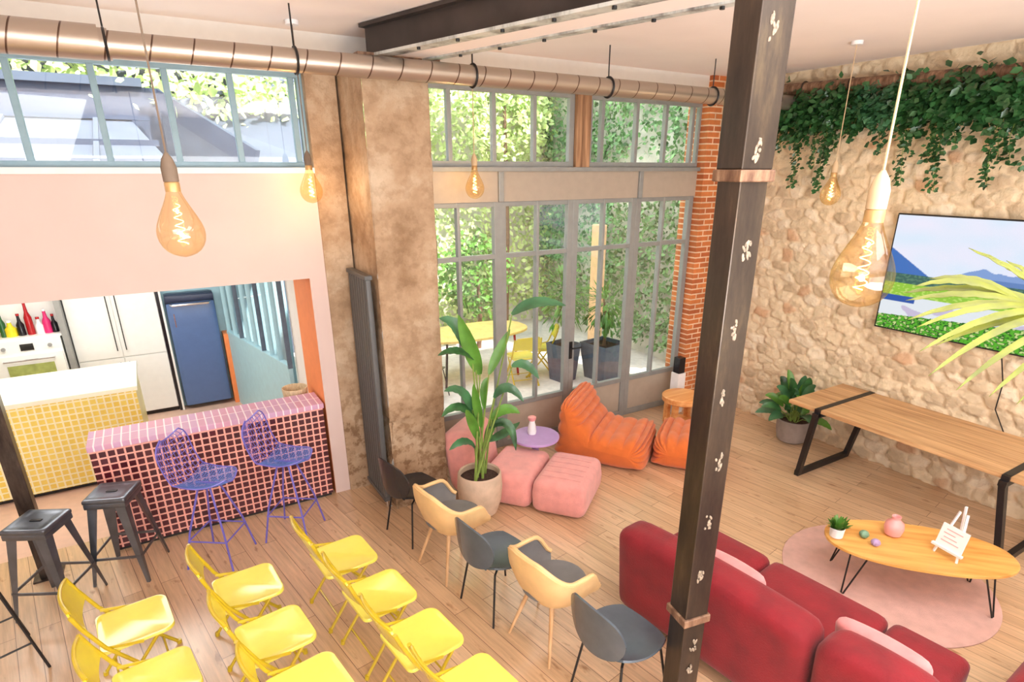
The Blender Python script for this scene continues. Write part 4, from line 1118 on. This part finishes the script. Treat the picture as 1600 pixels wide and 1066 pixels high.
pendant('filament bulb hanging before the stone wall behind the largest bulb', (5.68, 3.6, 2.97), 'cord')

# ================================================================== HANGING IVY
rnd = random.Random(12)
drops = [(5.05, .5, .35), (4.78, .9, .5), (4.45, .95, .55), (4.15, .5, .45), (3.85, .55, .5), (3.55, .85, .6), (3.25, .9, .7), (2.98, .5, .65), (2.72, .85, .5), (2.48, .7, .6), (2.2, .5, .6), (1.95, .6, .5)]
hl = ['beside the brick corner', 'second plant from the brick corner', 'with the long tail left of the bulbs', 'between the round fern and long tail', 'round and fern like, light green centre', 'above the far filament bulb cord', 'with two long tails above the television corner', 'above the television left part', 'with a single tail near the right edge', 'above the television middle', 'beyond the right picture edge', 'last of the garland at right']
for k, (y, L_, dens) in enumerate(drops):
    t = thing('trailing_ivy', 'dark trailing ivy on stone wall, ' + hl[k], 'hanging plant', (XS - .16, y, 3.9), 0, 'ivy hanging along the top of the stone wall')
    m = MB(); st_ = MB()
    for i in range(int(420 * dens) + 160):
        p = Vector((rnd.gauss(-.02, .05), rnd.uniform(-.2, .2), rnd.gauss(-.1, .11))); d = Vector((rnd.uniform(-1, .1), rnd.uniform(-1, 1), rnd.uniform(-1, .35)))
        m.leaf(p, d, (rnd.uniform(-1, -.2), rnd.uniform(-.6, .6), rnd.uniform(0, 1)), rnd.uniform(.05, .09), rnd.uniform(.045, .075), .2, seg=2)
    for s_ in range(3):
        yy = rnd.uniform(-.13, .13); ll = L_ * (1.0 if s_ == 0 else rnd.uniform(.45, .8)); n = int(ll / .018)
        st_.tube([(-.03, yy, -.1), (-.05, yy + .02, -.1 - ll * .5), (-.03, yy - .02, -ll)], .003, 5)
        for i in range(n * 2):
            z = -.1 - (ll - .1) * i / (n * 2); p = Vector((-.04 + rnd.gauss(0, .015), yy + rnd.gauss(0, .032), z)); d = Vector((rnd.uniform(-1, .2), rnd.uniform(-1, 1), rnd.uniform(-1, .1)))
            m.leaf(p, d, (rnd.uniform(-1, -.2), rnd.uniform(-.6, .6), rnd.uniform(0, 1)), rnd.uniform(.035, .06), rnd.uniform(.03, .05), .2, seg=2)
    m.build('foliage', 'leafd' if k != 4 else 'leafb', t); st_.build('stems', 'stem', t)
if True:
    gv = MB().box(XS - .17, XS - .02, 1.7, 5.3, 3.84, 3.86).build('plant_shelf', 'whitec', smooth=False); tag(gv, 'narrow white shelf on the stone wall carrying the ivy', 'shelf')

# palm at right
pm = thing('palm_plant', 'olive green palm whose fronds reach in from the right edge', 'potted plant', (4.35, -.95, 0))
MB().lathe([(.16, 0), (.24, .04), (.27, .4), (.25, .42), (.24, .38)], 28, cap=False).build('pot', 'potg', pm)
MB().lathe([(.01, .36), (.245, .355)], 20, cap=False).build('soil', 'soil', pm)
Op = Vector((4.35, -.95, 0))
def frond(base, path, tips, wl=.035):
    m = MB(); m.tube(path, [.014] * (len(path) - 1) + [.004], 7); m.build('frond_stem', 'stem', pm)
    l = MB()
    for a, b, s_ in tips: leaf_blade([a, (a + b) / 2 + Vector((0, 0, .05 + s_)), b], wl, l, roll=Vector((-.55, -.5, .65)), fold=.15)
    l.build('frond_leaflets', 'leafy', pm)
def dp(x, y, d): return atD(x, y, d) - Op
path = [Vector((0, 0, .36)), Vector((-.15, .25, 1.4)), dp(1900, 640, 2.55), dp(1760, 540, 2.5), dp(1680, 500, 2.5), dp(1610, 478, 2.52), dp(1570, 462, 2.55)]
tips = [((1700, 505), (1513, 388), 2.6, 0), ((1660, 490), (1548, 405), 2.65, 0), ((1690, 500), (1572, 408), 2.6, 0), ((1590, 465), (1452, 436), 2.6, .02), ((1575, 462), (1428, 448), 2.5, .03),
        ((1600, 470), (1412, 458), 2.55, .02), ((1620, 480), (1415, 470), 2.5, .03), ((1625, 483), (1418, 500), 2.45, .04), ((1640, 486), (1432, 512), 2.4, .05), ((1655, 490), (1436, 550), 2.35, .08),
        ((1670, 495), (1450, 588), 2.3, .1), ((1690, 500), (1462, 540), 2.45, .06), ((1700, 505), (1494, 610), 2.3, .1), ((1730, 520), (1545, 620), 2.3, .1), ((1760, 535), (1588, 632), 2.3, .1), ((1580, 463), (1470, 460), 2.6, 0), ((1650, 488), (1480, 440), 2.65, 0)]
frond(None, path, [(dp(*a, d=2.5), dp(*b, d=dd), s_) for a, b, dd, s_ in tips])
rnd = random.Random(2)
for k in range(4):
    a = rad(-150 + 60 * k); d = Vector((math.cos(a), math.sin(a), 0)); path = [Vector((0, 0, .36)) + d * .05, Vector((0, 0, 1.3)) + d * .25, Vector((0, 0, 1.9)) + d * .6, Vector((0, 0, 2.0)) + d * 1.0]
    tp_ = []
    for i in range(16):
        u = i / 15; p = path[2].lerp(path[3], u); s_ = d.cross(Vector((0, 0, 1))) * (1 if i % 2 else -1); tp_.append((p, p + s_ * .35 + d * .2 - Vector((0, 0, .15)), .03))
    if k != 3: frond(None, path, tp_)

# ================================================================== OUTDOORS
struct(MB().box(1.6, 13, YW + .3, 14, -.14, -.03).build('floor_terrace', 'terr', smooth=False))
gw = MB(); gw.box(2.45, 9, 11.4, 11.6, -.03, 7.0); gw.build('garden_back_wall', 'gwall', smooth=False)
tag(bpy.data.objects['garden_back_wall'], 'pale garden wall at the end of the terrace covered by climbing plants', 'wall')
gw2 = MB().box(7.6, 7.8, YW + .3, 11.4, -.03, 7.0).build('garden_side_wall', 'gwall', smooth=False)
tag(gw2, 'pale garden wall on the right side of the terrace behind the ivy', 'wall')
def leafcloud(name, n, fn, mm, label, sz=(.08, .16), cat='climbing plant', kind='stuff', seg=2):
    m = MB()
    for i in range(n):
        p, nr = fn(i)
        d = Vector((rnd.uniform(-1, 1), rnd.uniform(-1, 1), rnd.uniform(-1.2, .6)))
        l = rnd.uniform(*sz); m.leaf(p, d, Vector(nr) + Vector((rnd.uniform(-.5, .5), rnd.uniform(-.5, .5), rnd.uniform(-.2, .8))), l, l * rnd.uniform(.5, .9), .15, seg=seg)
    o = m.build(name, mm); tag(o, label, cat, kind=kind); return o
from mathutils import noise as _n
def onback(i):
    while True:
        x = rnd.uniform(2.5, 7.6); z = rnd.uniform(0, 7)
        if _n.noise(Vector((x * .8, z * .8, 5))) + .55 > rnd.uniform(-.1, .5): return Vector((x, 11.25 - abs(rnd.gauss(0, .15)), z)), (0, -1, 0)
leafcloud('climbing_ivy', 9000, onback, 'leafl', 'light green ivy covering the wall at the end of the terrace', (.07, .13))
def onside(i):
    while True:
        y = rnd.uniform(6.1, 11.3); z = rnd.uniform(0.2, 6.5)
        if _n.noise(Vector((y * .8, z * .8, 8))) + .6 > rnd.uniform(-.1, .5): return Vector((7.5 - abs(rnd.gauss(0, .08)), y, z)), (-1, 0, 0)
leafcloud('side_climbing_ivy', 11000, onside, 'leafs', 'dense small leaved ivy covering the right terrace wall', (.06, .11))
for k, (c, r, n, mm, lb) in enumerate([((3.6, 9.8, 1.6), (.75, .6, 1.0), 1500, 'leaf', 'broad green shrub behind the left end of the terrace table'), ((5.1, 9.9, 1.4), (.7, .5, .8), 800, 'leaf', 'dark leafed shrub behind the terrace table'),
                            ((6.0, 10.4, 4.3), (1.0, .6, 1.1), 1700, 'leafl', 'bright green tree crown above the terrace at right'), ((3.8, 10.4, 4.6), (1.1, .6, 1.0), 1700, 'leafl', 'bright green tree crown above the terrace at left')]):
    t = thing('garden_shrub' if k < 2 else 'garden_tree', lb, 'shrub' if k < 2 else 'tree', (c[0], c[1], -.03))
    m = MB()
    for i in range(n):
        d = Vector((rnd.gauss(0, 1), rnd.gauss(0, 1), rnd.gauss(0, 1))).normalized() * rnd.uniform(.6, 1); p = Vector((d.x * r[0], d.y * r[1], c[2] + d.z * r[2]))
        m.leaf(p, Vector((rnd.uniform(-1, 1), rnd.uniform(-1, 1), rnd.uniform(-1, .6))), (rnd.uniform(-1, 1), -1, rnd.uniform(0, 1)), rnd.uniform(.07, .14), rnd.uniform(.05, .09), .2, seg=2)
    m.build('foliage', mm, t); MB().tube([(0, 0, 0), (.05, 0, c[2] * .5), (0, 0, c[2])], [.05, .04, .03], 8).build('trunk', 'trunk', t)
# terrace table and chairs
tt_ = thing('terrace_table', 'round yellow topped table standing on the terrace outside the doors', 'table', (4.25, 8.45, -.03))
ellipse_slab(.95, .5, .74, .78, 0, e=2.6).build('tabletop', mat('butter_top', (244, 214, 130), .5), tt_)
for sx in (-1, 1):
    for sy in (-1, 1): MB().tube([(sx * .6, sy * .3, .75), (sx * .66, sy * .33, 0)], .02, 8).build('leg', 'red' if sx > 0 else 'blackp', tt_)
for x, y, a, lb in ((5.25, 8.0, 150, 'yellow garden chair outside, right of the terrace table'), (4.75, 7.75, 80, 'yellow garden chair outside, in front of the terrace table')):
    dup(yc, (x, y, -.03), rad(a), lb, 'yellow garden chairs on the terrace')
dup(c1, (3.2, 7.9, -.03), rad(30), 'black garden chair outside, left of the terrace table', 'black garden chairs')
def planter(label, loc, w_, h, treeh):
    t = thing('garden_planter', label, 'planter', loc, rad(10))
    m = MB(); v = []
    for z, s_ in ((0, .75), (h, 1.0), (h, .9), (h - .06, .88)): v += [(sx * w_ * s_, sy * w_ * s_, z) for sx, sy in ((-1, -1), (1, -1), (1, 1), (-1, 1))]
    f = [(k * 4 + j, k * 4 + (j + 1) % 4, (k + 1) * 4 + (j + 1) % 4, (k + 1) * 4 + j) for k in range(3) for j in range(4)] + [(3, 2, 1, 0)]
    m.add(v, f).build('planter_box', 'planter', t, smooth=False); MB().box(-w_ * .88, w_ * .88, -w_ * .88, w_ * .88, h - .1, h - .06).build('soil', 'soil', t, smooth=False)
    MB().tube([(0, 0, h - .08), (.06, .02, h + treeh * .5), (0, .05, h + treeh)], [.03, .022, .012], 8).build('trunk', 'trunk', t)
    m = MB()
    for i in range(330):
        d = Vector((rnd.gauss(0, 1), rnd.gauss(0, 1), rnd.gauss(0, 1))).normalized() * rnd.uniform(.3, 1); p = Vector((d.x * .42, d.y * .42, h + treeh * .8 + d.z * treeh * .55))
        m.leaf(p, d + Vector((0, 0, -.3)), (0, 0, 1), rnd.uniform(.08, .16), rnd.uniform(.03, .06), .2, seg=2)
    m.build('foliage', 'leaf', t)
planter('dark slate planter with slim tree on the terrace behind the door handle', (5.42, 7.55, -.03), .2, .62, .9)
planter('wide slate blue planter with small tree on the terrace at right', (6.05, 7.3, -.03), .28, .6, .7)
tp2 = MB().box(6.72, 6.9, 8.4, 8.6, -.03, 2.3).build('peach_post', 'peach', smooth=False, bevel=.01); tag(tp2, 'peach coloured timber upright standing on the terrace before the ivy', 'post')

# view over the kitchen roof (upper left window)
def yz(y, Y): return atY(200, y, Y).z
rf = thing('neighbour_roof', 'pale zinc roof with parapet seen through the upper left window', 'roof', (0, 0, 0))
MB().box(-7, .6, 10, 10.3, 3.0, 4.2).build('parapet', 'zinc', rf, smooth=False)
MB().box(-7, .3, 9.9, 10.35, 4.2, 4.3).build('coping', 'conc', rf, smooth=False)
m = MB(); m.add([(-7, 7.2, 3.24), (.35, 7.2, 3.24), (.1, 9.6, 3.78), (-7, 9.6, 3.78), (-7, 7.2, 3.1), (.35, 7.2, 3.1), (.1, 9.6, 3.64), (-7, 9.6, 3.64)], [(0, 1, 2, 3), (7, 6, 5, 4), (0, 4, 5, 1), (1, 5, 6, 2), (2, 6, 7, 3), (3, 7, 4, 0)])
m.build('skylight_panel', 'conc', rf, smooth=False)
for y, z in ((7.25, 3.24), (8.1, 3.44), (9.5, 3.78)): MB().box(-7, .3, y, y + .09, z, z + .06).build('glazing_bar', 'zinc', rf, smooth=False)
for x in (-3.2, -2.2, -1.2, -.3):
    MB().add([(x, 7.2, 3.25), (x + .05, 7.2, 3.25), (x + .05, 9.6, 3.79), (x, 9.6, 3.79), (x, 7.2, 3.28), (x + .05, 7.2, 3.28), (x + .05, 9.6, 3.82), (x, 9.6, 3.82)], [(3, 2, 1, 0), (4, 5, 6, 7), (0, 1, 5, 4), (1, 2, 6, 5), (2, 3, 7, 6), (3, 0, 4, 7)]).build('glazing_rib', 'conc', rf, smooth=False)
m = MB(); m.add([(.45, 9.8, 4.0), (1.3, 8.3, 3.25), (2.3, 8.3, 3.2), (2.3, 10.0, 4.5), (.45, 9.8, 3.0), (1.3, 8.3, 3.0), (2.3, 8.3, 3.0), (2.3, 10, 3.0)], [(0, 1, 2, 3), (0, 4, 5, 1), (1, 5, 6, 2), (2, 6, 7, 3), (3, 7, 4, 0), (7, 6, 5, 4)])
m.build('sloped_roof', 'conc', rf, smooth=False)
MB().bar((.45, 9.75, 4.05), (1.3, 8.25, 3.3), .06, .25).build('flashing', 'zinc', rf, smooth=False)
def hedge(i):
    x = rnd.uniform(-5, 2.6); t = rnd.random()
    return Vector((x, 10.9 + rnd.uniform(-.3, .3), 4.0 + t * 1.5 - (.5 if x > .3 else 0) * rnd.random())), (0, -1, .5)
leafcloud('roof_hedge', 3600, hedge, 'leafl', 'bright green planting growing above the neighbouring roof', (.09, .18), 'hedge')
leafcloud('roof_creeper', 700, lambda i: (Vector((rnd.gauss(1.5, .45), 9.6 + rnd.uniform(-.5, .4), 4.15 + rnd.gauss(0, .2))), (0, -1, .5)), 'leafl', 'leafy creeper spilling over the sloped roof at right', (.08, .16), 'climbing plant')
tag(MB().box(-7, 2.4, 11.4, 11.7, -.1, 6.5).build('far_facade', 'conc', smooth=False), 'pale facade rising behind the planting over the roof', 'building')

# ================================================================== LIGHT
wd = bpy.data.worlds.new('World'); scene.world = wd; wd.use_nodes = True
N = wd.node_tree.nodes; L = wd.node_tree.links; bg = N['Background']
sky = N.new('ShaderNodeTexSky'); sky.sky_type = 'HOSEK_WILKIE'; sky.turbidity = 4; sky.ground_albedo = .6
sky.sun_direction = Vector((.35, -.6, .75)).normalized()
mx = N.new('ShaderNodeMix'); mx.data_type = 'RGBA'; mx.inputs['Factor'].default_value = .72
L.new(sky.outputs[0], mx.inputs['A']); mx.inputs['B'].default_value = (.93, .97, 1.0, 1)
L.new(mx.outputs['Result'], bg.inputs['Color']); bg.inputs['Strength'].default_value = 3.9
s = bpy.data.lights.new('sun', 'SUN'); s.energy = 7.0; s.angle = rad(1.5); s.color = (1, .96, .88)
so = bpy.data.objects.new('sun', s); COL.objects.link(so); so.rotation_euler = Vector((.28, -.62, .73)).to_track_quat('Z', 'Y').to_euler()
def area(name, loc, size, e, col, rot=(0, 0, 0), sy=None):
    a = bpy.data.lights.new(name, 'AREA'); a.energy = e; a.size = size; a.color = col
    if sy: a.shape = 'RECTANGLE'; a.size_y = sy
    o = bpy.data.objects.new(name, a); COL.objects.link(o); o.location = loc; o.rotation_euler = rot; return o
area('kitchen_fill', (-1.0, 7.6, 2.7), 2.6, 50, (1, .96, .9), sy=1.6)  # added area light that brightens the kitchen, no fitting modelled
area('overhead_fill', (3.2, .2, 4.15), 3.0, 80, (.97, .98, 1), sy=2.0)  # added overhead fill shining down on the lounge, not a real lamp
area('upward_fill', (1.5, -1.6, 2.0), 3.0, 260, (.9, .96, 1), rot=(rad(168), 0, 0), sy=2.0)  # unseen fill aimed upward, added to lift the ceiling brightness
area('high_side_fill', (-1.8, -1.0, 3.9), 2.6, 80, (.94, .97, 1), rot=(rad(38), 0, rad(-25)))  # soft fill added high behind the camera, no lamp known there
area('rear_fill', (1.2, -4.2, 2.0), 6.0, 190, (.93, .97, 1), rot=(rad(100), 0, 0), sy=3.0)  # large unseen fill behind the camera, added to brighten the interior

# ================================================================== CAMERA
cam = bpy.data.cameras.new('camera'); co = bpy.data.objects.new('camera', cam); COL.objects.link(co)
cam.sensor_fit = 'HORIZONTAL'; cam.sensor_width = 36; cam.lens = 36 * FPX / 1600
cam.shift_x = -(CX - 800) / 1600; cam.shift_y = (CY - 533) / 1600
cam.clip_start = .05; cam.clip_end = 200
co.matrix_world = Matrix.Translation((0, 0, CAMZ)) @ Matrix((Rv, Uv, -Fv)).transposed().to_4x4()
scene.camera = co
scene.view_settings.view_transform = 'Standard'; scene.view_settings.look = 'None'; scene.view_settings.gamma = 1
scene.view_settings.use_curve_mapping = False; scene.view_settings.exposure = 0.5
